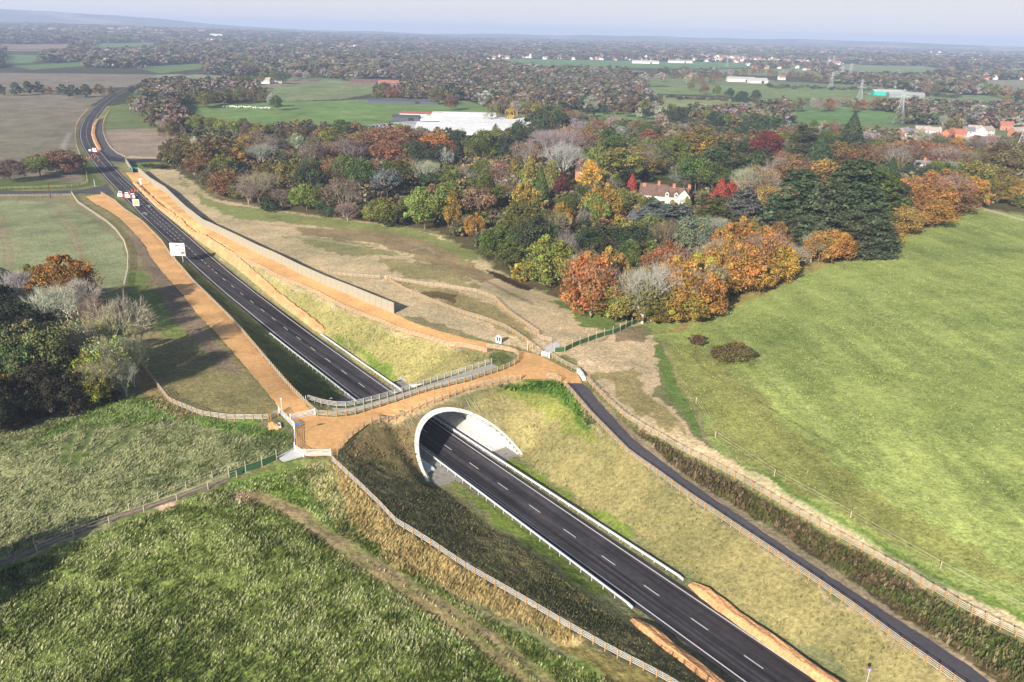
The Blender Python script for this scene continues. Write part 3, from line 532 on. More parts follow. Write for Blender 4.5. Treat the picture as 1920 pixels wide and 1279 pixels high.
M_ground = ground_material()
g = bpy.data.objects.new('ground', npmesh('ground', V, F, M_ground, gc, True)); COL.objects.link(g); g['kind'] = 'structure'
# ------------------------------------------------------------------ tunnel
M_conc = mat('white_concrete', (.66,.65,.62), rough=.8, var=.12, scale=1.2, var2=.1, scale2=.3)
M_conc2 = mat('grey_tunnel_concrete', (.60,.60,.60), rough=.85, var=.08, scale=.5)
tun = empty('tunnel', (*SNxy(66, 0)[0], 0)); tag(tun, 'white concrete arch tunnel mouth where the main road passes under the orange deck', 'tunnel')
tl = tun.location
def arch_pt(t, r, s): # t angle, r added radius
    n = N0+(AA+r)*math.cos(t); z = (AB+r)*math.sin(t); p = OR+s*UR+n*NR; return (p[0]-tl.x, p[1]-tl.y, z)
def bev_s(t, r=0): z = (AB+r)*math.sin(t); n = N0+(AA+r)*math.cos(t); return AS0+AK*z+ASK*n
def bev_n(t, r=0): z = (AB+r)*math.sin(t); return 103-2.2*z
K = 72; ts = [math.pi*i/K for i in range(K+1)]
sh = MB()   # lining
for t in ts:
    a, b_ = bev_s(t)-.1, bev_n(t)+.1
    for j in range(9): sh.v.append(arch_pt(t, -.0, a+(b_-a)*j/8))
for i in range(K):
    for j in range(8): a = i*9+j; sh.f.append((a, a+1, a+10, a+9))
sh.build('lining', M_conc2, tun, smooth=True)
for nm, fn, sg in (('portal_ring', bev_s, -1), ('portal_ring', bev_n, 1)):
    c = MB()
    for t in ts:
        for r, ds, dzz in ((-.02, -.2, 0), (.5, -.2, .0), (.5, .9, 0), (-.02, .9, 0)):
            s0 = fn(t, r)+(ds if sg < 0 else -ds); c.v.append(arch_pt(t, r, s0))
    for i in range(K):
        for j in range(4): a = i*4+j; b2 = i*4+(j+1) % 4; c.f.append((a, b2, b2+4, a+4))
    c.f.append((0, 1, 2, 3)); c.f.append(tuple(K*4+q for q in (3, 2, 1, 0)))
    c.build(nm, M_conc, tun)
M_joint = mat('dark_joint', (.22,.21,.20))  # dark grey of the panel joints in lining and ring
for sj in np.arange(66, 98, 3.0):
    jn = MB(); tt = [t for t in ts if bev_s(t)+.4 < sj < bev_n(t)-.4]
    for t0, t1 in zip(tt[:-1], tt[1:]):
        if t1-t0 > .06:
            if jn.v: jn.build('joint', M_joint, tun)
            jn = MB(); continue
        a_ = Vector(arch_pt(t0, -.03, sj)); b_ = Vector(arch_pt(t1, -.03, sj)); jn.bar(a_, b_, .07, .03)
    if jn.v: jn.build('joint', M_joint, tun)
for t in ts[4:-3:6]: jn = MB(); jn.bar(Vector(arch_pt(t, -.03, bev_s(t, -.02)-.24)), Vector(arch_pt(t, .5, bev_s(t, .5)-.24)), .05, .05); jn.build('joint', M_joint, tun)
pln = MB()
for sg, n1, n2, s_a in ((1, 6.05, 9.5, 66.8), (-1, -6.75, -9.5, 67.6)):
    P = []
    for s in (s_a, 99): 
        for n, z in ((n1, -.1), (n1, .45), (n2, .55), (n2, -.1)):
            q = OR+s*UR+n*NR; P.append((q[0]-tl.x, q[1]-tl.y, z))
    pln.add(P, [(0, 1, 2, 3), (4, 7, 6, 5), (0, 4, 5, 1), (1, 5, 6, 2), (2, 6, 7, 3)])
pln.build('plinth', M_conc, tun)
# ------------------------------------------------------------------ fences
M_post = mat('fence_post_wood', (.44,.25,.09), rough=.9, var=.2, scale=3); M_rail = mat('fence_rail_wood', (.62,.54,.42), rough=.9, var=.15, scale=2)
M_railw = mat('weathered_rail_wood', (.66,.64,.61), rough=.9, var=.15, scale=2); M_wmetal = mat('white_gate_metal', (.78,.79,.80), rough=.4, var=.05)
pb = MB(); pb.box((0, 0, .62), (.14, .14, 1.44)); POST = pb.mesh('post', M_post)
pb = MB(); pb.tube((0, 0, -.1), (0, 0, 1.25), .07, .06, 7); STAKE = pb.mesh('post', mat('pale_stake_wood', (.50,.43,.30), var=.2))
def fence(label, L, nm='post_and_rail_fence', cat='fence', rails=4, post=None, spacing=1.8, mrail=None, top=1.28, ground=False, group=None, mesh_panel=None, railw=.065):
    post = post or POST; a = np.array(L, float)
    P = G(a[:, :2])[:, :2] if ground else U(a[:, :2], a[:, 2])
    P = resample(P, spacing); z = height(P[:, 0], P[:, 1]); n = len(P)
    o = empty(nm, (P[0, 0], P[0, 1], z[0])); tag(o, label, cat, group)
    Q = [Vector((P[i, 0]-P[0, 0], P[i, 1]-P[0, 1], z[i]-z[0])) for i in range(n)]
    extra = MB()
    for i in range(n):
        d = Q[min(i+1, n-1)]-Q[max(i-1, 0)]; rz = math.atan2(d.y, d.x)
        if i < 99: inst(post, 'post', o, Q[i], (0, 0, rz))
        else: extra.box((Q[i].x, Q[i].y, Q[i].z+.62), (.14, .14, 1.4), rz)
    if extra.v: e = extra.build('post', M_post, o); e['kind'] = 'stuff'
    for k in range(rails):
        b = MB(); zz = top-.08-k*(top-.2)/max(rails, 1)
        t = .035
        b.sweep([q+Vector((0, 0, zz)) for q in Q], [(-.08-t, -railw/2), (-.08, -railw/2), (-.08, railw/2), (-.08-t, railw/2)]); b.build('rail', mrail or M_rail, o)
    if mesh_panel:
        b = MB(); b.sweep([q+Vector((0, 0, .05)) for q in Q], [(-.02, 0), (.02, 0), (.02, mesh_panel[1]), (-.02, mesh_panel[1])]); b.build('mesh_panel', mesh_panel[0], o)
    return o
fence('tan four rail fence along the near edge of the orange deck above the tunnel mouth', F1[:16], rails=4)
fence('short curved tan fence between the wooden field gate and the grey path', F1[17:])
fence('long cream railed fence between the grey path and the near cutting slope', FA, rails=4)
fence('long cream railed fence between the brown ditch strip and the big green field', F3)
fence('pale curving fence along the straw coloured grass above the near road slope', FB, mrail=M_railw)
fence('orange post fence between the far cutting slope and the right hand bridleway', FC)
fence('brown railed fence along the far edge of the orange deck', F10[2:19])
fence('short brown fence rounding the corner of the deck by the left bridleway', F10[:3])
fence('rounded fence bend enclosing the small green hollow east of the deck', F10[18:])
fence('pale inner parapet fence behind the deck, above the far tunnel end', FP, mrail=M_railw, post=STAKE)
fence('tan fence between the left bridleway and the shaded far cutting slope', FD)
fence('pale fence curving round the left field and wood edge to the white gate', F12, mrail=M_railw, post=STAKE)
fence('pale fence at the top of the tan mound, running down toward the hand gate', [(720,524),(727,527.5),(760,547),(810,568),(873,592),(907,602),(947,617),(987,643),(1000,655),(1013,662.5)], ground=True)
fence('orange posted fence running behind the end of the noise barrier', [(600,508),(623,517),(650,520),(680,522),(712,524)], ground=True)
fence('upper fence of the mound paddock, running right from the fence corner', [(720,524),(740,528),(800,537),(852,544),(877,547),(897,551),(930,564)], ground=True)
fence('steep fence down the mound between the paddock corner and the hollow gate', [(930,566),(950,587),(973,603),(1010,629)], ground=True)
fence('short fence stub beside the small culvert above the hand gate', [(1008,636),(1023,641),(1034,643)], ground=True)
fence('fence between the hand gate and the white kerb block', [(1028,668),(1048,680),(1070,692),(1083,697)], ground=True)
fence('short fence joining the white side gate to the pale curving fence', [(504,788),(514,784),(522,779)], ground=True)
M_net = mat('green_netting', (.045,.11,.045), rough=.9, var=.3, scale=5)
pb = MB(); pb.tube((0, 0, -.1), (0, 0, 2.1), .07, .06, 7); TSTAKE = pb.mesh('post', MATS['pale_stake_wood'])
fence('dark green netted fence with tall pale stakes from the hand gate to the orange beech', [(1040,661),(1052,663),(1082,648),(1105,640),(1127,632),(1157,624),(1180,612),(1207,600)], nm='netted_fence', rails=1, post=TSTAKE, spacing=3.0, ground=True, mesh_panel=(M_net, 1.15))
fence('dark green netted fence beside the pale concrete slab at the left corner', [(430,896),(450,889),(476,880),(500,872),(519,863)], nm='netted_fence', rails=1, post=TSTAKE, spacing=3.2, ground=True, mesh_panel=(M_net, 1.2))
def wirefence(label, L, sp, **k): return fence(label, L, nm='wire_fence', rails=2, post=STAKE, spacing=sp, ground=True, railw=.015, **k)
wirefence('thin stake and wire fence on the near side of the muddy ditch path', [(70,1036),(180,990),(289,955),(330,940),(371,924),(407,912),(444,895)], 4.6)
wirefence('thin stake and wire fence on the far side of the muddy ditch path', [(65,1024),(117,1005),(167,982),(214,967),(257,952),(296,937),(339,920),(376,907),(412,890),(447,879)], 4.6)
wirefence('widely spaced wire fence inside the big green field edge', [(1305,755),(1333,815),(1430,880),(1548,948),(1689,1022),(1848,1110),(1960,1170)], 13)
fence('pale fence at the far corner of the big green field under the golden trees', [(1812,389),(1850,397),(1890,409),(1960,428)], ground=True, rails=3, spacing=3.0, mrail=M_railw)
fence('yellow posted fence below the brown oaks beside the left side road', [(-10,356),(60,354),(120,352),(150,349),(165,342)], ground=True, spacing=3, rails=2)
fence('cream fence on the near side of the left side road', [(-10,370),(60,369),(133,368)], ground=True, spacing=3, rails=3)
fence('yellow posted fence along the pinkish ploughed patch by the far side road', [(238,297),(260,298),(303,299)], ground=True, spacing=3, rails=3)
fence('pale curving fence on the outside of the far road bend', [(164,343),(163,330),(160,312),(152,295),(144,276),(141,255),(143,236),(150,222),(165,205)], ground=True, spacing=3, rails=3, mrail=M_railw)
fence('pale curving fence between the service track and the ploughed patch', [(236,296),(220,289),(206,277),(198,263),(193,248),(193,234),(197,221),(205,208)], ground=True, spacing=3, rails=3, mrail=M_railw)
fence('short pale fence between the mound and the first oaks of the wood', [(283,316),(328,311),(338,318)], ground=True, spacing=3, rails=3, mrail=M_railw)
def gate(label, a, b, m, nm='field_gate', h=1.25, z=8.4, bars=5, diag=True):
    P = U([a, b], z); g0 = Vector((*P[0], h1(*P[0]))); g1 = Vector((*P[1], h1(*P[1])))
    o = empty(nm, g0); tag(o, label, 'gate'); d = g1-g0
    for q in (Vector(), d): inst(POST if m != M_wmetal else WPOST, 'post', o, q, sc=(1.2, 1.2, 1.05))
    b = MB(); u_ = d.normalized(); s0 = u_*.15; s1 = d-u_*.15
    for k in range(bars): zz = .2+k*(h-.2)/(bars-1); b.bar(s0+Vector((0, 0, zz)), s1+Vector((0, 0, zz)), .05, .07)
    b.bar(s0+Vector((0, 0, .17)), s0+Vector((0, 0, h+.05)), .07); b.bar(s1+Vector((0, 0, .17)), s1+Vector((0, 0, h+.05)), .07)
    if diag: b.bar(s0+Vector((0, 0, .2)), s1+Vector((0, 0, h)), .04)
    b.build('gate_leaf', m, o); return o
pb = MB(); pb.box((0, 0, .62), (.13, .13, 1.4)); WPOST = pb.mesh('post', M_wmetal)
gate('long white metal gate on the left corner running down toward the blue finger sign', (523,773), (551,803), M_wmetal)
gate('white metal gate across the foot of the left bridleway', (545,788), (591,778), M_wmetal)
gate('long white gate at the south corner beside the straw grass fence', (571,855), (620,855), M_wmetal)
gate('white hand gate beside the concrete slab at the left corner', (553,846), (569,856), M_wmetal, nm='hand_gate')
gate('narrow white gate standing on the left edge of the orange plaza', (552,806), (553,842), M_wmetal, nm='side_gate')
gate('narrow wooden gate in the deck fence above the tunnel, with one diagonal brace', (966,714), (976,712), mat('gate_wood', (.55,.43,.28)), nm='wooden_gate', z=8.5)
gate('small wooden gate next to the white waymark post near the mound', (990,657), (999,655), MATS['gate_wood'], nm='wooden_gate', z=8.5)
gate('white hand gate on the concrete slab east of the orange plaza', (1016,668), (1030,672), M_wmetal, nm='hand_gate', z=8.5)
gate('silver gate where the netted fence meets the orange beech', (1204,603), (1214,598), M_wmetal, nm='side_gate', z=7.5)
def pole_sign(label, px, py, h, panel=None, cat='sign', nm='waymark_post', r=.05, m=None, z=None):
    p = G([(px, py)])[0]; o = empty(nm, p); tag(o, label, cat); b = MB(); b.tube((0, 0, -.2), (0, 0, h), r, r*.9, 8); b.build('pole', m or M_wmetal, o)
    if panel:
        mm, w_, hh, off, rz = panel; q = MB(); q.box((off*math.cos(rz), off*math.sin(rz), h-hh/2), (w_, .05, hh), rz); q.build('panel', mm, o)
    return o
M_blue = mat('blue_sign', (.02,.16,.55), rough=.5, var=.03); M_yel = mat('yellow_sign', (.85,.55,.03), rough=.5, var=.03); M_red = mat('red_plastic', (.65,.03,.03), rough=.5, var=.05)
M_white = mat('white_plastic', (.64,.64,.62), rough=.5, var=.04); M_blk = mat('black_paint', (.02,.02,.02), rough=.5, var=.03)
pole_sign('slim white pole with a blue finger panel at the corner of the orange plaza', 554, 822, 3.0, (M_blue, 1.1, .35, .55, R(15)))
pole_sign('slim white post without a panel between the bridleway and the slope grass', 529, 775, 3.2, (M_white, .3, .35, 0, 0))
pole_sign('pale waymark post beside the small wooden gate near the mound', 989, 658, 2.6)
pole_sign('grey post with a round purple disc on the olive slope at the bottom right', 1625, 1279, 2.2, (mat('purple_disc', (.35,.2,.55)), .4, .4, 0, 0), nm='marker_post', m=mat('galvanised', (.5,.52,.54), rough=.4))
pole_sign('tall dark telegraph pole standing at the corner of the left crop field', 95, 371, 8.0, nm='telegraph_pole', cat='pole', r=.22, m=mat('dark_pole_wood', (.13,.06,.035)))
pole_sign('slim pale pole on the grass beside the left junction', 178, 350, 3.5, nm='marker_post', r=.1)
pole_sign('small white post on the verge east of the parapet fence', 574, 756, 1.6, nm='marker_post')
# rounded white board on the mound and the white kerb block by the path
p = G([(935,643)])[0]; o = empty('notice_board', p, R(-25)); tag(o, 'rounded white notice board with two dark panels standing on the bare mound', 'notice board')
b = MB(); pr_ = [(-.75, 0), (.75, 0), (.75, 1.3), (.6, 1.7), (.3, 1.95), (0, 2.02), (-.3, 1.95), (-.6, 1.7), (-.75, 1.3)]
b.add([(x, y, z) for y in (-.12, .12) for x, z in pr_], [tuple(range(9)), tuple(range(17, 8, -1))]+[(i, i+9, (i+1) % 9+9, (i+1) % 9) for i in range(9)]); b.build('board', M_white, o)
for x in (-.33, .33): b = MB(); b.box((x, -.14, 1.0), (.36, .03, 1.0)); b.build('panel', M_blk, o)
P = U([(1084,697), (1095,714)], 8.5); q0 = Vector((*P[0], h1(*P[0]))); d = Vector((*P[1], h1(*P[1])))-q0
b = MB(); b.sweep([Vector(), d*.5+Vector((.15, -.1, 0)), d], [(-.35, 0), (.35, 0), (.3, .9), (-.3, .9)]); o = b.build('concrete_block', M_conc, None, q0); tag(o, 'long white concrete block at the start of the grey path', 'block')
p = G([(520,800)])[0]; 
def rock(nm, label, px, py, w_, h_, m, cat, seed=0, group=None, d_=None):
    p = G([(px, py)])[0]; rg = random.Random(seed); bm = bmesh.new(); bmesh.ops.create_icosphere(bm, subdivisions=3, radius=1)
    for v in bm.verts:
        k = 1+.25*(rg.random()-.5)+.3*math.sin(v.co.x*3+seed)*math.sin(v.co.y*4); v.co = Vector((v.co.x*w_/2*k, v.co.y*(d_ or w_)/2*k, v.co.z*h_*k))
    me = bpy.data.meshes.new(nm); bm.to_mesh(me); bm.free(); me.materials.append(m); o = inst(me, nm, None, p); tag(o, label, cat, group); return o
M_dirt = mat('orange_earth', (.56,.30,.14), rough=.95, var=.3, scale=2.5, bump=.15, var2=.2, scale2=.3)
rock('rubble_heap', 'tan rubble heap with a white slab outside the white corner gate', 515, 800, 2.6, .7, M_dirt, 'rubble', 3)
b = MB(); b.box((0, 0, .3), (.5, 1.9, .25), R(20)); o = b.build('stone_slab', M_conc, None, Vector(G([(524,800)])[0])); tag(o, 'white slab leaning on the rubble heap by the corner gate', 'slab')
# ------------------------------------------------------------------ crash barriers
M_galv = mat('galvanised_steel', (.66,.68,.71), rough=.45, var=.06, metal=.15, spec=.4)
pb = MB(); pb.box((0, 0, .3), (.1, .07, .75)); BPOST = pb.mesh('post', M_galv)
def barrier(label, s0, s1, n0, n1, nm='crash_barrier'):
    n = max(2, int(abs(s1-s0)/2.4)); S = np.linspace(s0, s1, n+1); O = np.linspace(n0, n1, n+1); P = OR+np.outer(S, UR)+O[:, None]*NR
    if s0 > 100:
        base_s = base; P = np.array([at_arc(base+s)+np.interp(base+s, RS, CNm[kr][:, 0])*0 for s in S]); T = np.gradient(P, axis=0); T /= np.hypot(*T.T)[:, None]; P = P+np.stack([T[:, 1], -T[:, 0]], 1)*O[:, None]
    o = empty(nm, (*P[0], 0)); tag(o, label, 'crash barrier')
    Q = [Vector((a-P[0, 0], c-P[0, 1], 0)) for a, c in P]; sgn = 1 if n0 > 0 else -1
    for i, q in enumerate(Q[1:-1]): inst(BPOST, 'post', o, q+Vector((*(NR*sgn*.14), 0)), (0, 0, math.atan2(UR[1], UR[0])))
    b = MB(); zs = [.42, .50, .56, .62, .70, .76]; xs = [0, .05, 0, 0, .05, 0]
    b.sweep([q+Vector((0, 0, 0)) for q in Q], [(-sgn*x*-1, z) for x, z in zip(xs, zs)]+[(-sgn*(x-.05)*-1, z) for x, z in list(zip(xs, zs))[::-1]])
    b.sweep([q+Vector((0, 0, .78)) for q in Q], [(-.09, -.03), (.09, -.03), (.09, .02), (-.09, .02)])
    b.build('rail', M_galv, o)
    for q, dr in ((Q[0], (Q[0]-Q[1]).normalized()), (Q[-1], (Q[-1]-Q[-2]).normalized())):
        b = MB(); b.bar(q+Vector((0, 0, .6)), q+dr*1.0+Vector((0, 0, .45)), .25, .35); b.build('end_terminal', M_galv, o)
    return o
sa_, na_ = toSN(U([(1272,1079)], .6)); sb_, nb_ = toSN(U([(1177,1131)], .6))
barrier('near barrier on the right side of the road, running out of the tunnel', float(sa_[0]), 100, float(na_[0]), 4.4)
barrier('near barrier on the left side of the road, running out of the tunnel', float(sb_[0]), 100, float(nb_[0]), -4.5)
barrier('far crash barrier left of the road beyond the orange deck', 102, 151, -5.4, -5.4)
barrier('far crash barrier right of the road beyond the orange deck', 102, 143, 5.6, 5.6)
# ------------------------------------------------------------------ orange earth bunds
def bund(label, P, w_, h_, seed=0, h2=None):
    P = resample(P, 1.5); rg = np.random.default_rng(seed); T = np.gradient(P, axis=0); T /= np.hypot(*T.T)[:, None]; Nn = np.stack([T[:, 1], -T[:, 0]], 1)
    ks = np.linspace(-1, 1, 9); V = []; n = len(P)
    for i, (p, q) in enumerate(zip(P, Nn)):
        e = min(1, min(i, n-1-i)/2.5+.25)
        for k in ks:
            ww = w_/2*(1+.04*math.sin(i*1.7+k))*e**.5; hgt = h_*e*min(1, 1.9*(1-abs(k)))*(1+.15*(rg.random()-.5)); x, y = p+q*(k*ww+.18*(rg.random()-.5))
            V.append((x, y, h1(x, y)-.08+hgt*(1+.06*math.sin(i*.9+k*2))+.10*rg.random()))
    F = [(i*9+j, i*9+j+1, (i+1)*9+j+1, (i+1)*9+j) for i in range(n-1) for j in range(8)]
    me = bpy.data.meshes.new('earth_bund'); c = np.array(V)[0].copy(); me.from_pydata([tuple(np.array(v)-c) for v in V], [], F); me.materials.append(M_dirt)
    o = inst(me, 'earth_bund', None, c); tag(o, label, 'earth bank'); return o
bund('orange earth bank on the right side of the road at the bottom of the view', U([(1296,1090),(1380,1152),(1460,1208),(1560,1278),(1680,1360)], .5), 2.3, .9, 1)
bund('orange earth bank on the left side of the road at the bottom of the view', U([(1188,1160),(1260,1218),(1330,1272),(1400,1325)], .3), 2.6, .8, 2)
bund('long narrow orange earth bank between the far road and the green slope', U([(252,341),(276,366),(300,388),(330,411),(366,440),(410,474),(460,512),(515,555),(560,588),(608,624)], .6), 2.2, .9, 3)
bund('curved orange bank between the far road bend and the service track', G([(184,224),(177,237),(175,252),(180,267),(188,282)])[:, :2], 3.5, .9, 4)
print('trees')
# ------------------------------------------------------------------ foliage prototypes (unit: metres at height 1, width 1)
M_leaf = attr_mat('foliage', rough=.9, trans=.18, obj=True); M_twig = attr_mat('bare_branches', rough=.9, obj=True)
M_bark = mat('tree_bark', (.17,.13,.10), rough=.95, var=.3, scale=3)
def quads(Cn, Nm, size, rg, flat=0., elong=1.3):
    n = len(Cn); Nm = Nm+rg.normal(size=(n, 3))*.75; Nm[:, 2] += flat; Nm /= np.linalg.norm(Nm, axis=1)[:, None]
    t = np.cross(Nm, rg.normal(size=(n, 3))); t /= np.linalg.norm(t, axis=1)[:, None]; b = np.cross(Nm, t)
    s = (size*(.6+.8*rg.random(n)))[:, None]
    V = np.stack([Cn-t*s*elong-b*s*.5, Cn+b*s*.9-t*s*.2, Cn+t*s*elong+b*s*.3, Cn-b*s*.8+t*s*.2], 1).reshape(-1, 3)
    return V, np.arange(4*n).reshape(-1, 4)
def crown_round(seed, n, size, base=.12, lobes=26, wide=.5, topk=.5, shape='round'):
    rg = np.random.default_rng(seed); L = []
    while len(L) < lobes:
        p = rg.normal(size=3); p /= np.linalg.norm(p); 
        if p[2] < -.75: continue
        t = (p[2]+1)/2
        q_ = .62+.26*rg.random(); L.append([p[0]*wide*q_, p[1]*wide*q_, 0]); zc = (base+1)/2; zr = (1-base)/2
        L[-1][2] = zc+p[2]*zr*.72
        if shape == 'dome': k = 1-.45*max(0, p[2])**2; L[-1][0] *= k*1.08; L[-1][1] *= k*1.08
        if shape == 'narrow': k = 1-.75*t; L[-1][0] *= k+.15; L[-1][1] *= k+.15
    L = np.array(L); r = .07+.13*rg.random(lobes); r = r*(wide/.5)
    ns = max(6, lobes//3); a_ = rg.random(ns)*6.283; e_ = rg.random(ns)*1.9-.55; rr_ = .42+.10*rg.random(ns); kx = (1-.45*np.clip(e_, 0, 1)**2) if shape != 'narrow' else .5*(1-e_*.4)
    L = np.r_[L, np.stack([np.cos(a_)*rr_*np.cos(e_*.9)*kx, np.sin(a_)*rr_*np.cos(e_*.9)*kx, (base+1)/2+(1-base)/2*np.sin(e_)*.98], 1)]; r = np.r_[r, .035+.05*rg.random(ns)]; lobes += ns
    zr_ = .72 if shape != 'narrow' else .5
    li = rg.integers(0, lobes, n); d = rg.normal(size=(n, 3)); d /= np.linalg.norm(d, axis=1)[:, None]
    rad = r[li]*(.55+.5*rg.random(n)**.6); P = L[li]+d*rad[:, None]*np.array([1, 1, .9])
    nf = n//6; Q = rg.normal(size=(nf, 3)); Q /= np.linalg.norm(Q, axis=1)[:, None]; Q *= (rg.random(nf)**.5)[:, None]*.42*np.array([wide/.5, wide/.5, (1-base)]); Q[:, 2] += (base+1)/2
    P = np.r_[P, Q]; d = np.r_[d, Q-[0, 0, .5]]; lob = np.r_[li, rg.integers(0, lobes, nf)]
    k = P[:, 2] > .02; P, d, lob = P[k], d[k], lob[k]
    V, F = quads(P, d, np.full(len(P), size), rg)
    lv = .65+.7*rg.random(lobes); hue = 1+(rg.random((lobes, 3))-.5)*np.array([.26, .26, .22]); c = (lv[lob]*(.68+.64*rg.random(len(P))))[:, None]*hue[lob]*(1+(rg.random((len(P), 3))-.5)*.35)
    return V, F, np.repeat(c, 4, 0)
def crown_cedar(seed, n, size, tiers=13, taper=.75):
    rg = np.random.default_rng(seed); P = []; lv = []
    for i in range(tiers):
        z = .12+.86*i/(tiers-1); R_ = .5*(1-(z-.1)**1.6*taper); m = int(n*(R_**1.3)/tiers/.25); br = rg.integers(6, 10)
        ang = rg.random(br)*6.283; a = ang[rg.integers(0, br, m)]+rg.normal(size=m)*.24; rr_ = R_*(rg.random(m)**.6); 
        x = rr_*np.cos(a); y = rr_*np.sin(a); zz = z+.03*np.sin(a*3+i)-rr_*.10+rg.normal(size=m)*.010; P.append(np.stack([x, y, zz], 1)); lv.append(np.full(m, .7+.6*rg.random()))
    P = np.concatenate(P); lv = np.concatenate(lv)*(.7+.6*rg.random(len(P))); d = np.tile([0, 0, 1.], (len(P), 1))
    V, F = quads(P, d, np.full(len(P), size), rg, .8, 1.6); return V, F, np.repeat(lv[:, None]*np.ones(3), 4, 0)
def crown_spire(seed, n, size):
    rg = np.random.default_rng(seed); z = rg.random(n)**1.3; a = rg.random(n)*6.283; tier = (np.sin(z*60+np.sin(a*5)*2)*.12+1)
    R_ = .5*(1-z)**.85*tier*(.55+.5*rg.random(n)**.5); P = np.stack([R_*np.cos(a), R_*np.sin(a), .05+z*.95], 1); d = np.stack([np.cos(a), np.sin(a), z*0+.5], 1)
    V, F = quads(P, d, np.full(n, size), rg, .2, 1.5); c = (.6+.8*rg.random(n))[:, None]*np.ones(3); return V, F, np.repeat(c, 4, 0)
def bare(seed, depth=6, trunk=.16, spread=.62, up=.25, r0_=.03, quadn=3, low=False, twn=5):
    rg = np.random.default_rng(seed); V = []; F = []; c = []
    def seg(a, b, ra_, rb, k=3):
        d = b-a; L = np.linalg.norm(d); d = d/L; x = np.cross(d, [.3, .5, .8]); x /= np.linalg.norm(x)+1e-9; y = np.cross(d, x); i0_ = len(V)
        for p, r in ((a, ra_), (b, rb)):
            for j in range(k): t = 2*math.pi*j/k; V.append(p+(x*math.cos(t)+y*math.sin(t))*r)
        lv = .8+.4*rg.random()
        for j in range(k): F.append((i0_+j, i0_+(j+1) % k, i0_+k+(j+1) % k, i0_+k+j))
        c.extend([lv]*(2*k))
    def grow(p, d, L, r, dep):
        q = p+d*L; seg(p, q, r, r*.72, 5 if dep >= depth-1 else 3)
        if dep == 0:
            for _ in range(twn):
                e = d+rg.normal(size=3)*.55; e /= np.linalg.norm(e); seg(q-d*L*.5*rg.random(), q+e*L*(.6+.6*rg.random()), r*.5, r*.25)
            return
        nb = 3 if rg.random() < .6 else 2
        if dep == depth: nb = 5
        ph = rg.random()*6.28
        for i in range(nb):
            x = np.cross(d, [.31, .52, .8]); x /= np.linalg.norm(x); y = np.cross(d, x); t = ph+6.283*i/nb+rg.normal()*.3
            sp = spread*(.6+.8*rg.random()); e = d*math.cos(sp)+(x*math.cos(t)+y*math.sin(t))*math.sin(sp); e[2] += up*(.4+.6*rg.random()); e /= np.linalg.norm(e)
            grow(q if i < 2 else p+d*L*(.6+.4*rg.random()), e, L*(.70+.2*rg.random()) if dep < depth else .19, r*.62, dep-1)
    grow(np.zeros(3), np.array([0, 0, 1.]), trunk, r0_, depth)
    V = np.array(V); V[:, 2] /= V[:, 2].max(); sc_ = .5/np.percentile(np.hypot(V[:, 0], V[:, 1]), 98.5); V[:, :2] *= sc_ if sc_ < 1.5 else 1.5
    c = np.array(c)[:, None]*np.array([1, .97, .93]); return V, np.array(F), c
def trunk_mesh(seed, h=.55, r=.022):
    rg = random.Random(seed); b = MB(); p = Vector((0, 0, -.02)); 
    for i in range(4):
        q = Vector((rg.uniform(-.012, .012)*i, rg.uniform(-.012, .012)*i, h*(i+1)/4)); b.tube(p, q, r*(1-.2*i), r*(1-.2*(i+1)), 7, i in (0, 3)); p = q
    for i in range(7):
        t = rg.uniform(0, 6.28); a = Vector((0, 0, h*(.45+.5*rg.random()))); e = a+Vector((math.cos(t)*.24, math.sin(t)*.24, .10+.16*rg.random())); b.tube(a, e, r*.4, r*.12, 5)
    return b.mesh('trunk', M_bark)
def mk_proto(fn, nm='crown', m=None): V, F, c = fn; return npmesh(nm, V, F, m or M_leaf, c)
PR = {
 'oak': [mk_proto(crown_round(1+i, 5200, .016, .10, 34)) for i in range(3)],
 'dome': [mk_proto(crown_round(11+i, 7600, .0155, .0, 40, .5, shape='dome')) for i in range(3)],
 'dark': [mk_proto(crown_round(21+i, 5200, .015, .0, 18, .5)) for i in range(2)],
 'narrow': [mk_proto(crown_round(31+i, 3000, .018, .05, 24, .5, shape='narrow')) for i in range(2)],
 'cedar': [mk_proto(crown_cedar(41+i, 9000, .017)) for i in range(2)],
 'pine': [mk_proto(crown_round(51+i, 4200, .014, .42, 16, .5)) for i in range(2)],
 'spire': [mk_proto(crown_spire(61+i, 4200, .022)) for i in range(2)],
 'bush': [mk_proto(crown_round(71+i, 1800, .03, -.15, 16, .5)) for i in range(3)],
 'small': [mk_proto(crown_round(81+i, 700, .04, .03, 16, .5)) for i in range(4)],
 'thin': [mk_proto(crown_round(91+i, 1500, .013, .10, 34)) for i in range(2)],
 'hi': [mk_proto(crown_round(101+i, 15000, .0115, .02, 46)) for i in range(2)],
}
BR = [mk_proto(bare(5+i, 6, .14, .55, .25, .026), 'branches', M_twig) for i in range(3)]
BRN_ = [mk_proto(bare(25+i, 5, .12, .52, .2, .038, twn=7), 'branches', M_twig) for i in range(3)]
BRF = [mk_proto(bare(15+i, 5, .14, .60, .22, .022, twn=4), 'branches', M_twig) for i in range(2)]
TR = [trunk_mesh(i) for i in range(3)]; TRP = [trunk_mesh(9, .8, .014)]
OR_, GO, RU, GN, DG, OL, BRN, GY, MA, RD, BG, YG, YE, PK, LM = (.31,.17,.05), (.33,.225,.055), (.22,.115,.05), (.095,.125,.035), (.055,.080,.038), (.165,.160,.045), (.155,.115,.055), (.33,.31,.27), (.13,.035,.035), (.29,.07,.045), (.15,.18,.15), (.22,.23,.06), (.50,.35,.05), (.28,.18,.12), (.35,.33,.26)
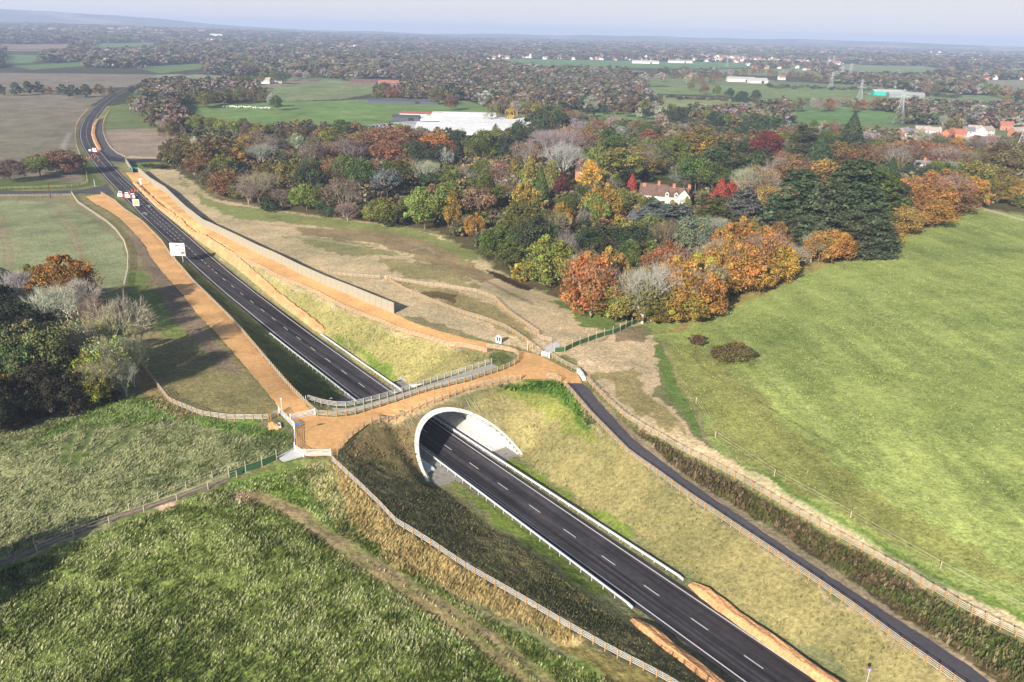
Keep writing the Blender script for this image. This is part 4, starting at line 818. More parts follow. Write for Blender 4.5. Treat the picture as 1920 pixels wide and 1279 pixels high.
CN = {OR_: 'orange', GO: 'golden', RU: 'russet', GN: 'green', DG: 'dark green', OL: 'olive', BRN: 'brown', GY: 'grey', MA: 'maroon', RD: 'scarlet', BG: 'blue-green', YG: 'yellow-green', YE: 'bright yellow', PK: 'pinkish', LM: 'straw grey'}
TREES = []
def add_tree(x, y, z, h, wd, kind, col, zone, group, branches=None, lod=None):
    nm = {'oak': 'broadleaf_tree', 'dome': 'beech_tree', 'dark': 'evergreen_tree', 'narrow': 'birch_tree', 'cedar': 'cedar_tree', 'pine': 'pine_tree', 'spire': 'spruce_tree', 'bush': 'shrub', 'small': 'broadleaf_tree', 'bare': 'bare_tree', 'bare2': 'bare_tree', 'thin': 'thin_crowned_tree', 'hi': 'broadleaf_tree'}[kind]
    o = empty(nm, (x, y, z-.1), random.random()*6.28); j = tuple(float(c)*random.uniform(.85, 1.15) for c in col); rr_ = (random.uniform(-.04, .04), random.uniform(-.04, .04), 0)
    if kind.startswith('bare'):
        inst(random.choice(BRN_ if zone == 'in the near left woodland' else BR if kind == 'bare' else BRF), 'branches', o, sc=(wd, wd, h), color=j)
    else:
        if kind == 'cedar' and col == DG: j = tuple(float(c)*random.uniform(.9, 1.2) for c in (.085,.105,.055))
        inst(random.choice(PR[kind]), 'crown', o, sc=(wd, wd, h), rot=rr_, color=j)
        if kind not in ('bush', 'small'): inst(random.choice(TRP if kind in ('pine',) else TR), 'trunk', o, sc=(wd*.9, wd*.9, h))
        if branches: inst(random.choice(BR), 'branches', o, sc=(wd*1.02, wd*1.02, h*1.02), color=branches)
    TREES.append([o, kind, col, zone, group, x, y]); return o
W1, W2 = 'at the main wood front edge', 'in the main wood middle'
def T(px, py, h, wpx, kind, col, zone, group, branches=None):   # crown top pixel, height m, width px
    if zone in (W1, W2): h *= 1.12 if zone == W1 else 1.28
    x, y, z = Gtop(px, py, h); dist = math.sqrt(x*x+y*y+(CH-z)**2)*(1.3 if zone == W2 else 1.14 if zone == W1 else 1.06); wd = wpx*dist/FPX*cp_*1.04 if False else wpx*dist/FPX
    return add_tree(x, y, z, h, wd, kind, col, zone, group, branches)
W1, G1 = 'at the main wood front edge', 'trees along the front edge of the main wood'
# front rows of the main wood, left to right: (px, py top, height, width px, kind, colour, branches)
for a in [
 (328,262,12,50,'oak',BRN,0),(352,254,12,42,'oak',OL,0),(395,262,15,85,'oak',BRN,0),(372,288,11,44,'oak',RU,0),(440,276,11,38,'oak',GO,0),(412,290,11,44,'oak',OL,0),(425,318,11,60,'dome',RU,0),(398,315,9,40,'oak',BRN,0),(442,345,6,30,'bush',OL,0),
 (487,262,14,60,'bare',GY,0),(505,250,13,50,'thin',BRN,(.3,.27,.25)),(480,318,13,72,'bare',LM,0),(462,340,9,38,'thin',BRN,(.36,.33,.3)),(545,300,13,54,'oak',OL,0),(572,346,10,56,'oak',YG,0),(525,352,7,44,'thin',BRN,(.3,.27,.25)),(500,368,6,36,'bush',DG,0),
 (585,305,15,56,'oak',DG,0),(604,345,11,40,'oak',GN,0),(612,372,7,36,'dark',DG,0),(640,330,15,66,'thin',BRN,(.30,.27,.24)),(672,300,17,60,'pine',GN,0),(650,378,7,46,'thin',PK,(.3,.26,.24)),(700,300,15,40,'thin',RU,(.2,.15,.1)),(725,318,14,60,'pine',BG,0),(692,380,7,34,'narrow',YG,0),
 (720,370,10,60,'oak',OL,0),(765,372,8,50,'oak',OL,0),(742,398,5,46,'bush',DG,0),(795,350,15,66,'oak',YG,0),(840,340,16,60,'oak',OL,0),(848,352,15,34,'narrow',GO,0),(870,400,6,44,'thin',BRN,(.4,.36,.33)),(888,400,8,36,'dome',GO,0),(905,330,16,78,'dark',GN,0),(895,352,14,66,'pine',PK,0),
 (950,420,10,80,'dome',GN,0),(985,345,17,62,'oak',GO,0),(930,430,9,70,'oak',GN,0),(988,372,16,86,'dark',GN,0),(1005,400,15,80,'dome',DG,0),(1040,390,13,70,'thin',OL,(.32,.30,.27)),(960,455,8,60,'oak',GN,0),(1036,442,14,88,'dome',YG,0),(980,492,5,40,'bush',GO,0),
 (1065,415,14,46,'bare2',LM,0),(1115,470,16,100,'dome',OR_,(.42,.36,.31)),(1095,448,13,60,'bare2',PK,0),(1150,465,15,70,'dome',GO,0),(1130,505,11,80,'dome',GO,0),(1150,532,9,70,'dome',YG,0),
 (1215,480,16,105,'bare',(.52,.47,.42),0),(1205,500,13,100,'dome',OL,(.5,.45,.4)),(1260,455,15,90,'dome',RU,(.45,.37,.31)),(1280,480,15,100,'dome',GO,(.45,.4,.35)),(1225,556,6,70,'dome',OR_,(.5,.45,.4)),(1320,475,14,90,'dome',GO,(.42,.36,.3)),(1285,535,9,80,'dome',GO,0),(1330,510,11,70,'dome',OR_,0),(1318,510,9,50,'dome',YE,0),
 (1270,570,4,50,'dome',OR_,0),(1365,440,15,80,'dome',GO,(.42,.36,.3)),(1385,410,15,80,'dome',OR_,0),(1395,460,13,80,'dome',GO,0),(1350,520,6,40,'dark',GN,0),(1435,425,15,80,'dome',OR_,(.42,.36,.3)),(1455,415,14,60,'dome',RU,0),(1420,470,10,80,'dome',GO,0),(1465,455,11,60,'dome',GO,0),(1400,505,6,50,'thin',BRN,(.4,.36,.33)),
 (1490,450,10,60,'bare',(.42,.38,.33),0),(1530,430,10,60,'bare2',LM,0),(1510,322,23,125,'cedar',DG,0),(1470,400,14,80,'cedar',DG,0),(1560,345,21,110,'cedar',DG,0),(1545,430,10,60,'dome',GO,0),(1577,432,9,60,'dome',OR_,0),(1610,300,24,120,'cedar',DG,0),(1655,320,20,110,'cedar',GN,0),(1600,400,13,90,'cedar',DG,0),(1640,385,15,100,'cedar',DG,0),(1655,412,9,66,'dome',OR_,0),(1690,345,15,80,'cedar',DG,0),(1622,440,5,50,'dome',OR_,0),
 (1745,322,16,80,'dome',OR_,(.4,.3,.25)),(1720,350,14,70,'dome',OR_,0),(1780,318,16,80,'dome',RU,(.38,.28,.24)),(1700,385,10,60,'dome',GO,0),(1745,372,10,80,'dome',OR_,0),(1790,348,11,70,'dome',RU,0),(1825,302,16,70,'oak',YG,0),(1830,330,12,56,'dome',GO,0),(1862,308,14,60,'oak',OL,0),(1875,335,10,44,'thin',OL,0),(1900,332,8,44,'dome',GO,0),(1905,352,7,46,'oak',GO,0),(1895,280,15,60,'oak',BRN,0),(1880,272,16,60,'cedar',BRN,0),(1915,362,6,30,'bush',OL,0)]:
    T(a[0], a[1], a[2], a[3], a[4], a[5], W1, G1, a[6] or None)
W2, G2 = 'in the main wood middle', 'trees in the middle of the main wood'
for a in [
 (615,238,13,50,'oak',OL,0),(600,255,13,50,'bare2',PK,0),(585,262,12,40,'thin',BRN,(.3,.25,.24)),(655,255,13,60,'thin',BRN,(.33,.28,.27)),(622,290,12,40,'thin',RU,0),(550,248,10,36,'oak',OL,0),(560,235,9,40,'oak',BRN,0),
 (720,238,15,80,'dome',RU,(.3,.2,.16)),(760,235,14,70,'dome',RU,(.34,.27,.25)),(740,255,13,70,'dome',RU,(.3,.2,.16)),(820,250,13,62,'dome',OR_,0),(795,262,14,50,'dark',DG,0),(770,262,12,36,'dark',DG,0),(835,270,11,40,'pine',DG,0),(862,244,12,40,'oak',DG,0),(770,290,11,34,'bare2',PK,0),
 (800,296,12,60,'bare',LM,0),(868,300,11,50,'bare2',LM,0),(840,310,9,44,'oak',OL,0),(808,325,8,44,'dark',DG,0),(905,243,15,56,'dark',GN,0),(935,243,14,44,'oak',OL,0),(902,300,11,42,'dark',GN,0),(650,290,13,44,'pine',GN,0),(740,300,13,56,'pine',GN,0),
 (1028,200,20,66,'dark',DG,0),(990,222,18,66,'dark',DG,0),(965,245,15,50,'dark',DG,0),(1035,232,20,100,'bare',(.36,.33,.33),0),(990,262,14,60,'thin',RU,(.4,.37,.36)),(1080,232,18,86,'thin',RU,(.38,.32,.30)),(1060,260,17,76,'bare',(.42,.39,.38),0),(1130,240,15,60,'dark',GN,0),
 (930,300,11,44,'thin',PK,(.3,.25,.22)),(960,298,11,34,'narrow',GO,0),(995,292,14,30,'narrow',GO,0),(1032,298,14,32,'narrow',YG,0),(1012,312,15,40,'spire',GN,0),(965,330,10,50,'bare2',BRN,0),(1055,318,11,28,'narrow',MA,0),(1095,345,11,50,'dark',GN,0),(1108,300,13,46,'narrow',YE,0),(1122,262,13,40,'narrow',YG,0),(1160,275,15,76,'oak',OL,0),(1130,345,14,60,'dome',GO,0),(1115,362,12,46,'dome',YG,0),(1050,378,8,34,'dome',GO,0),(1060,368,9,34,'oak',GN,0),
 (1165,290,12,54,'oak',DG,0),(1205,272,14,70,'thin',OL,(.30,.28,.22)),(1185,325,9,24,'spire',RD,0),(1212,318,5,24,'dark',DG,0),(1168,352,8,40,'thin',YG,0),(1265,256,15,58,'dark',GN,0),(1320,240,16,80,'oak',OL,0),(1300,252,13,60,'oak',GO,0),(1385,262,17,104,'dark',DG,0),(1440,245,14,52,'dome',MA,0),(1470,244,12,44,'oak',OL,0),
 (1310,296,15,62,'pine',GN,0),(1340,305,14,50,'pine',GN,0),(1285,318,10,50,'pine',BG,0),(1355,333,11,40,'spire',RD,0),(1372,340,8,28,'narrow',RD,0),(1405,302,15,60,'bare',LM,0),(1432,308,14,66,'thin',RU,(.4,.35,.3)),(1460,290,14,60,'bare2',LM,0),(1445,345,10,50,'thin',GO,0),(1400,352,12,60,'cedar',BG,0),(1340,372,10,60,'cedar',GN,0),
 (1240,378,11,90,'cedar',BG,0),(1190,392,7,44,'spire',BG,0),(1275,385,10,60,'cedar',BG,0),(1230,402,10,66,'thin',OL,0),(1255,410,10,54,'thin',BRN,(.3,.25,.2)),(1310,402,12,66,'dark',(.15,.19,.12),0),(1350,400,10,60,'bare',LM,0),(1290,368,7,20,'narrow',YG,0),(1165,408,9,50,'oak',GO,0),(1150,420,9,90,'dark',DG,0),(1195,425,8,70,'dark',DG,0),(1100,425,9,60,'dark',DG,0),(1210,445,8,60,'bush',GN,0),(1185,452,7,40,'oak',GN,0),
 (1500,290,14,80,'dome',RU,(.4,.33,.3)),(1545,298,13,66,'dome',OR_,0),(1480,275,13,50,'bare2',PK,0),(1605,210,23,44,'spire',DG,0),(1545,250,18,50,'spire',DG,0),(1515,235,17,60,'cedar',DG,0),(1590,248,14,70,'dark',DG,0),(1580,265,13,60,'oak',OL,0),(1640,258,14,80,'bare2',BRN,0),(1610,275,12,70,'thin',RU,0),(1678,295,13,34,'spire',DG,0),(1640,302,12,50,'dark',GN,0),
 (1700,262,14,70,'thin',RU,(.34,.28,.26)),(1745,262,14,80,'thin',RU,(.3,.2,.18)),(1790,268,14,66,'thin',RU,(.38,.32,.3)),(1830,276,13,60,'bare2',BRN,0),(1790,290,11,44,'bare2',GY,0),(1725,305,9,46,'dark',DG,0),(1770,305,9,46,'dark',GN,0),(1690,270,13,50,'bare2',GY,0),(1855,262,13,50,'bare2',BRN,0)]:
    T(a[0], a[1], a[2], a[3], a[4], a[5], W2, G2, a[6] or None)
# back of the wood: scattered fill
for a in [(1222,368,4.5,24,'oak',GN),(1262,374,4.5,20,'narrow',GO),(1284,364,5.5,20,'dome',OR_),(1240,376,3.5,22,'small',OL),(1205,366,5,22,'oak',YG),(1110,318,8,26,'oak',OL)]: T(a[0], a[1], a[2], a[3], a[4], a[5], 'before the long white house', 'small trees before the long white house')
W3, G3 = 'at the main wood back', 'trees at the back of the main wood'
FILL = [(1080,215),(1200,235),(1380,255),(1540,240),(1640,255)]
pts = []
rg = random.Random(4)
for i in range(900):
    px, py = rg.uniform(1060, 1940), rg.uniform(206, 262)
    lim = np.interp(px, [1060, 1200, 1380, 1480, 1600, 1700, 1940], [220, 238, 252, 240, 248, 262, 262]); 
    if abs(py-lim) > 16: continue
    if all((px-a)**2/30**2+(py-b)**2/9**2 > 1 for a, b in pts): pts.append((px, py))
for px, py in pts[:46]:
    T(px, py, rg.uniform(10, 14), rg.uniform(30, 46), rg.choice(['oak', 'thin', 'bare2', 'thin', 'small']), rg.choice([OL, RU, BRN, PK, GY, GN, BRN]), W3, G3, (.33,.29,.28) if rg.random() < .4 else None)
# infill of the middle of the wood
PW = G([(300,296),(345,262),(600,246),(900,268),(1060,232),(1400,262),(1560,250),(1900,290),(1900,345),(1800,352),(1560,430),(1310,530),(1200,545),(1080,520),(985,470),(840,405),(700,385),(560,368),(420,340)])[:, :2]
have = [(t[5], t[6]) for t in TREES]; cnt = 0
for i in range(4000):
    if cnt >= 95: break
    x = rg.uniform(PW[:, 0].min(), PW[:, 0].max()); y = rg.uniform(PW[:, 1].min(), PW[:, 1].max())
    if not inpoly(np.array([x]), np.array([y]), PW)[0]: continue
    if any(inpoly(np.array([x]), np.array([y]), G(q)[:, :2])[0] for q in ([(1150,400),(1180,325),(1310,325),(1320,440),(1150,440)], [(1070,320),(1140,320),(1140,365),(1070,365)], [(1340,345),(1430,345),(1430,395),(1340,395)])): continue
    if min((a-x)**2+(b-y)**2 for a, b in have) < 49: continue
    have.append((x, y)); cnt += 1; h = rg.uniform(9, 14.5); kd = rg.choice(['oak', 'dome', 'thin', 'narrow', 'dark', 'pine', 'bare2', 'spire']); cl_ = rg.choice([GN, OL, YG, BRN, RU, GO, OL, GN, LM]) if kd not in ('dark', 'spire') else rg.choice([DG, GN])
    add_tree(x, y, h1(x, y), h, h*rg.uniform(.7, 1.1)*(.6 if kd in ('narrow', 'spire') else 1), kd, cl_, 'deep inside the main wood', 'trees deep inside the main wood', (.33,.30,.27) if rg.random() < .3 else None)
# left woodland
W4, G4 = 'in the near left woodland', 'trees of the near left woodland'
for a in [(105,478,17,100,'hi',(.22,.15,.035),0),(62,495,13,60,'hi',(.17,.15,.04),0),(26,500,15,66,'bare',(.46,.42,.40),0),(90,530,16,90,'bare',(.50,.46,.44),0),(130,515,15,96,'bare',(.50,.46,.44),0),(160,545,14,60,'bare',(.28,.19,.15),0),(150,518,14,60,'bare2',(.42,.38,.32),0),
 (208,545,17,110,'bare',(.42,.40,.32),0),(190,580,14,90,'bare',(.40,.38,.26),0),(245,560,14,60,'bare',(.43,.41,.33),0),(130,600,14,90,'thin',(.30,.29,.12),(.42,.40,.30)),(190,630,13,90,'thin',(.30,.32,.09),(.45,.42,.32)),(170,660,11,80,'thin',(.25,.28,.06),(.42,.40,.28)),(235,625,12,66,'bare',(.42,.40,.32),0),(160,690,8,60,'hi',(.22,.24,.05),0),(225,668,9,50,'bare2',(.4,.36,.3),0),
 (20,560,14,90,'hi',(.05,.06,.03),0),(70,600,13,80,'hi',(.07,.08,.035),0),(55,600,17,110,'hi',(.15,.17,.065),0),(10,620,16,90,'hi',(.13,.14,.06),0),(95,640,13,70,'hi',(.06,.07,.035),0),(20,580,11,50,'thin',(.2,.14,.09),(.3,.25,.2)),(60,680,11,90,'hi',(.055,.06,.035),0),(120,690,9,70,'hi',(.05,.06,.03),0),(10,700,9,60,'dome',(.36,.17,.035),0),(60,715,7,40,'dome',(.28,.15,.04),0),(105,712,6,40,'dome',(.36,.19,.035),0),(140,735,4,60,'bush',(.10,.08,.04),0),(190,728,3,50,'bush',(.15,.085,.05),0),(60,755,3,70,'bush',(.07,.08,.035),0),(5,765,4,60,'bush',(.12,.10,.05),0),
 (-40,520,15,90,'hi',(.06,.07,.04),0),(-60,600,16,110,'hi',(.07,.08,.04),0),(-50,700,12,100,'hi',(.07,.08,.04),0),(0,505,12,50,'oak',(.06,.07,.035),0),(-185,1010,13,110,'hi',(.07,.08,.04),0),(-330,1060,14,140,'hi',(.07,.08,.04),0)]:
    T(a[0], a[1], a[2], a[3], a[4], a[5], W4, G4, a[6] or None)
# bushes on the right field, oaks by the left junction
o = T(1310,628,2.4,34,'small',(.13,.11,.055),'on the big field','bramble thickets on the big field'); o2 = T(1378,643,5.2,70,'oak',(.15,.13,.06),'on the big field','bramble thickets on the big field'); o3 = T(1352,650,3.2,34,'small',(.12,.09,.05),'on the big field','bramble thickets on the big field')
W5, G5 = 'by the left junction', 'brown oaks by the left junction'
for a in [(12,300,11,50,'oak',(.16,.11,.07)),(68,290,11,50,'oak',OL),(112,280,13,62,'oak',(.19,.115,.065)),(130,295,9,40,'oak',(.18,.11,.06))]: T(a[0], a[1], a[2], a[3], a[4], a[5], W5, G5)
for px, py in [(280,306),(300,308)]: T(px, py, 2.2, 26, 'bush', (.07,.08,.04), 'on the junction verge', 'dark verge bushes')
# hedges and tree rows of the middle distance: polyline, spacing px, height, kinds, colours
HED = [
 ('beyond the ploughed patch', 'hedgerow trees beyond the ploughed patch', [(248,180),(262,192),(285,200),(300,212),(318,222)], 11, (10,15), ['small','oak'], [OL,BRN,RU,GY]),
 ('beyond the ploughed patch', 'hedgerow trees beyond the ploughed patch', [(342,213),(380,216),(425,226),(455,224),(480,234),(520,234)], 19, (10,13), ['oak'], [OL,BRN,YG,GN]),
 ('left of the sheep field', 'hedge bushes left of the sheep field', [(300,226),(330,236),(380,242),(430,252),(480,262)], 13, (3,5), ['bush'], [BRN,OL,RU]),
 ('above the sheep field', 'tree row above the sheep field', [(345,172),(375,170),(420,168),(455,166),(485,163),(520,178)], 13, (12,16), ['small','oak'], [BRN,OL,GN,GY]),
 ('beside the far road', 'tree belt beside the far road', [(262,168),(300,160),(340,152),(390,146),(440,142),(490,136),(540,132),(590,130)], 13, (13,17), ['small','oak'], [OL,GN,BRN,GY]),
 ('beside the far road', 'tree belt beside the far road', [(275,178),(320,168),(370,158),(430,150),(480,146)], 14, (12,15), ['small'], [OL,GN,BRN,DG]),
 ('behind the long dark shed', 'tree row behind the long dark shed', [(705,164),(740,160),(790,158),(830,166),(850,180)], 17, (13,17), ['small','oak'], [BRN,RU,GN,OL]),
 ('behind the white tunnels', 'trees behind the white tents', [(925,192),(955,186),(985,188),(1020,192),(1050,196),(1075,206)], 15, (13,17), ['small','thin'], [GY,OL,BRN,GN]),
 ('right of the white tunnels', 'tree row right of the white tents', [(1095,180),(1120,178),(1150,178),(1180,180),(1215,186),(1245,196),(1275,200),(1310,204),(1345,208),(1385,212),(1420,214),(1460,222)], 17, (13,18), ['oak','small'], [OL,BRN,DG,GY,GN]),
 ('right of the white tunnels', 'tree row right of the white tents', [(1110,196),(1160,196),(1210,204),(1260,212),(1330,218),(1400,224),(1450,230)], 22, (8,12), ['small'], [OL,DG,GY,BRN]),
 ('on the right distant fields', 'field trees of the right distance', [(1300,152),(1340,158),(1375,164),(1400,170),(1420,168)], 26, (13,16), ['oak'], [OL,RU,BRN,DG]),
 ('near the small pylons', 'bushy trees by the pylons', [(1455,190),(1490,186),(1515,182),(1545,186),(1585,182),(1620,188),(1650,184),(1690,190)], 15, (10,15), ['small','thin'], [PK,DG,RU,BRN,GY]),
 ('behind the housing estate', 'tree belt before the housing estate', [(1690,205),(1720,190),(1760,182),(1790,196),(1830,200),(1860,192),(1760,210),(1800,222)], 14, (12,16), ['thin','small','bare2'], [GY,OL,BRN,LM]),
 ('at the distant right edge', 'tree belt at the right edge distance', [(1740,158),(1780,150),(1820,146),(1860,158),(1900,162),(1930,170),(1880,180),(1910,196)], 15, (13,18), ['small'], [BRN,OL,DG,PK]),
 ('by the far barns', 'tree row by the far barns', [(1290,140),(1330,142),(1380,128),(1440,128),(1490,132),(1540,138),(1600,142),(1640,140),(1690,140)], 14, (13,17), ['small'], [BRN,OL,RU,GY]),
 ('along the pale field hedges', 'hedge bushes along the pale fields', [(1222,177),(1300,180),(1380,183),(1460,188)], 9, (3,5), ['bush'], [BRN,OL,DG]),
 ('along the upper field hedge', 'hedge bushes along the upper field', [(1440,157),(1530,160),(1620,163),(1710,169),(1800,177)], 9, (3,6), ['bush'], [BRN,OL,DG]),
 ('below the long green fields', 'trees below the long green fields', [(1000,128),(1080,128),(1160,132),(1240,135),(1300,134)], 15, (12,16), ['small'], [BRN,OL,GY]),
 ('across the left farmland', 'trees across the left farmland', [(0,157),(50,152),(62,150),(78,160),(130,158),(145,158),(190,160),(205,162)], 22, (9,14), ['small'], [DG,BRN,OL]),
]
CNT = 0
for zone, grp, L, sp, hr, kinds, cols in HED:
    P = resample(np.array(L, float), sp)
    for q in P:
        px, py = q[0]+rg.uniform(-4, 4), q[1]+rg.uniform(-2, 2); h = rg.uniform(*hr)*1.05
        x, y, z = Gtop(px, py, h); add_tree(x, y, z, h, h*rg.uniform(.85, 1.15) if kinds != ['bush'] else h*2.2, rg.choice(kinds), rg.choice(cols), zone, grp); CNT += 1
T(957,199,14,24,'small',YE,'behind the white tunnels','trees behind the white tents')
print('trees', len(TREES))
# labels that single each tree out: colour, kind, zone and its order from the left among its like
KN = {'oak': 'spreading broadleaf tree', 'dome': 'bushy beech', 'dark': 'dense round evergreen', 'narrow': 'slender birch', 'cedar': 'layered cedar', 'pine': 'high crowned pine', 'spire': 'pointed conifer', 'bush': 'low bush', 'small': 'rounded tree', 'bare': 'leafless branching tree', 'bare2': 'leafless twiggy tree', 'thin': 'half bare tree', 'hi': 'leafy tree'}
ORD = ['first', 'second', 'third', 'fourth', 'fifth', 'sixth', 'seventh', 'eighth', 'ninth', 'tenth', 'eleventh', 'twelfth', 'thirteenth', 'fourteenth', 'fifteenth', 'sixteenth', 'seventeenth', 'eighteenth', 'nineteenth', 'twentieth']
def cname(c):
    if c in CN: return CN[c]
    r, g_, b_ = c
    if max(c) < .09: return 'blackish green'  # the darkest foliage colours
    if r > .38 and b_ > .28: return 'silvery'
    if g_ > r*.95: return 'mossy green'
    if r > 2.2*b_ and r > .24: return 'amber'
    return 'dull brown'
from collections import defaultdict
dd = defaultdict(list)
for t in TREES: dd[(cname(t[2]), t[1], t[3])].append(t)
for (cn, kd, zone), L in dd.items():
    L.sort(key=lambda t: t[5]/t[6])
    for i, t in enumerate(L):
        if len(L) == 1: lab = f'{cn} {KN[kd]}, the only such one {zone}'
        else: lab = f'{cn} {KN[kd]} {zone}, {ORD[i] if i < 20 else str(i+1)+"th"} such from the left'
        tag(t[0], lab, 'bush' if kd == 'bush' else 'tree', t[4])
# ------------------------------------------------------------------ far woods and far town as masses
def mass(name, label, cat, base_protos, X, Y, Hh, Wd, cols, m):
    Vs, Fs, Cs = [], [], []; k = 0
    for (V, F, c), idx in base_protos:
        n = len(idx)
        if n == 0: continue
        a = rng.random(n)*6.283; ca, sa = np.cos(a)[:, None], np.sin(a)[:, None]
        x = V[None, :, 0]*ca-V[None, :, 1]*sa; y = V[None, :, 0]*sa+V[None, :, 1]*ca
        z0 = height(X[idx], Y[idx])
        W_ = np.stack([X[idx, None]+x*Wd[idx, None], Y[idx, None]+y*Wd[idx, None], z0[:, None]-.3+V[None, :, 2]*Hh[idx, None]], 2).reshape(-1, 3)
        FF = (F[None]+(np.arange(n)*len(V))[:, None, None]).reshape(-1, F.shape[1])+k
        CC = (c[None]*cols[idx][:, None, :]).reshape(-1, 3); k += len(W_); Vs.append(W_); Fs.append(FF); Cs.append(CC)
    me = npmesh(name, np.concatenate(Vs), np.concatenate(Fs), m, np.concatenate(Cs)); o = inst(me, name); tag(o, label, cat, kind='stuff'); return o
M_mass = attr_mat('far_foliage', rough=.95)
lowc = [crown_round(201+i, 150, .085, .0, 12) for i in range(4)]; tinyc = [crown_round(211+i, 40, .17, .0, 8) for i in range(4)]
def ico(sub):
    bm = bmesh.new(); bmesh.ops.create_icosphere(bm, subdivisions=sub, radius=.5); V = np.array([v.co[:] for v in bm.verts]); F = np.array([[v.index for v in f.verts] for f in bm.faces]); bm.free(); return V, F
def far_density(X, Y):
    r = np.hypot(X, Y); f = fbm(X, Y, 260, 41, 3); return f
OPEN = [G(p)[:, :2] for p, c, f, w_ in REG[:22]]
OPEN += [G(p)[:, :2] for p in ([(640,250),(640,225),(780,205),(1000,215),(990,256),(800,256)], [(1660,300),(1690,245),(1760,245),(1900,255),(1900,305),(1780,300)], [(470,150),(600,140),(620,160),(480,168)], [(680,148),(760,148),(760,160),(680,160)])]
def blocked(x, y, hh=11.):
    m = np.zeros(len(x), bool)
    for t in (0, .35, .7, 1.):   # also clear what would stand in front of the open field and hide it
        k_ = 1+t*hh/(CH-hh)
        for P in OPEN: m |= inpoly(x*k_, y*k_, P)
    return m
N = 78000
aa = rng.uniform(R(-40), R(40), N); rr2 = np.exp(rng.uniform(math.log(640), math.log(9000), N)); X = rr2*np.sin(aa); Y = rr2*np.cos(aa)
rd, _ = road_off(np.stack([X, Y], 1)); rd2, _ = road_off(np.stack([X, Y], 1)*1.12); ok = ~blocked(X, Y) & (np.abs(rd) > 14) & (np.abs(rd2) > 8)
f = fbm(X, Y, 330, 41, 3); belt = fbm(X, Y, 900, 47, 2)
pxy = np.degrees(aa)
zg = height(X, Y); depth = Y*cp_+(CH-zg)*sp_
py_ = 639.5+FPX*((CH-zg)*cp_-Y*sp_)/depth; px_ = 960+FPX*X/depth; py2 = py_+0.0245*(px_-960)
wood = woodmask(X, Y) | ((py2 > 104) & (py2 < 122) & (px_ < 950) & (px_ > 300))
inside_wood = inpoly(X, Y, G([(290,300),(330,246),(600,232),(760,250),(900,250),(1060,205),(1400,240),(1560,225),(1940,262),(1940,400),(1825,390),(1560,480),(1310,590),(1190,597),(1050,560),(960,520),(820,435),(700,415),(420,380)])[:, :2])
town = (rr2 > 1700) & (fbm(X, Y, 700, 61, 2) > np.interp(px_, [0, 500, 900, 1300], [.62, .60, .48, .40]))
keep = ok & wood & ~inside_wood & (rng.random(N) < np.where(town, .40, .97))
leftfield = (px_ < 250) & (py2 > 128); keep &= ~leftfield
# thin out where trees already stand individually
X, Y, rr2, px_, py2 = X[keep], Y[keep], rr2[keep], px_[keep], py2[keep]
pal = np.array([(.12,.12,.055), (.13,.10,.065), (.07,.09,.04), (.05,.06,.04), (.20,.19,.16), (.15,.10,.07), (.11,.10,.06), (.16,.14,.11), (.10,.10,.05)]); ci = rng.integers(0, len(pal), len(X)); cols = pal[ci]*(.85+.3*rng.random(len(X)))[:, None]
Hh = rng.uniform(9, 16, len(X))*np.clip(1+(rr2-2500)/9000, 1, 1.5); Wd = Hh*rng.uniform(1.0, 1.5, len(X))*np.clip(1+(rr2-1300)/2200, 1, 2.8)
nearm = rr2 < 1500; ids = np.arange(len(X)); pr_id = rng.integers(0, 4, len(X))
mass('distant_wood', 'distant woods and hedgerow trees filling the plain as far as the horizon', 'woodland', [(lowc[i], ids[nearm & (pr_id == i)]) for i in range(4)]+[(tinyc[i], ids[~nearm & (pr_id == i)]) for i in range(4)], X, Y, Hh, Wd, cols, M_mass)
print('far trees', len(X))
# undergrowth filling the floor of the main wood
N = 5200; P = G([(300,300),(345,255),(600,240),(900,262),(1060,225),(1400,255),(1560,240),(1920,285),(1920,380),(1825,386),(1560,468),(1310,578),(1200,585),(1060,550),(970,510),(830,430),(700,410),(420,372)])[:, :2]
X = rng.uniform(P[:, 0].min(), P[:, 0].max(), N*3); Y = rng.uniform(P[:, 1].min(), P[:, 1].max(), N*3); k = inpoly(X, Y, P)
for q in ([(1200,330),(1300,330),(1300,410),(1190,410)], [(1140,384),(1220,384),(1220,405),(1140,405)], [(1080,320),(1140,320),(1140,352),(1080,352)]): k &= ~inpoly(X, Y, G(q)[:, :2])
X, Y = X[k][:N], Y[k][:N]; upal = np.array([(.07,.08,.035), (.10,.10,.04), (.13,.10,.05), (.06,.075,.035), (.15,.12,.06), (.12,.13,.045), (.09,.07,.04), (.20,.14,.05), (.14,.13,.09)]); cols = upal[rng.integers(0, 9, len(X))]*(.8+.4*rng.random(len(X)))[:, None]; Hh = rng.uniform(2, 8, len(X)); Wd = Hh*rng.uniform(.9, 1.5, len(X)); ids = np.arange(len(X)); pi = rng.integers(0, 4, len(X))
mass('undergrowth', 'tangled undergrowth and young growth on the floor of the main wood', 'undergrowth', [(lowc[i], ids[pi == i]) for i in range(4)], X, Y, Hh, Wd, cols, M_mass)
print('buildings')
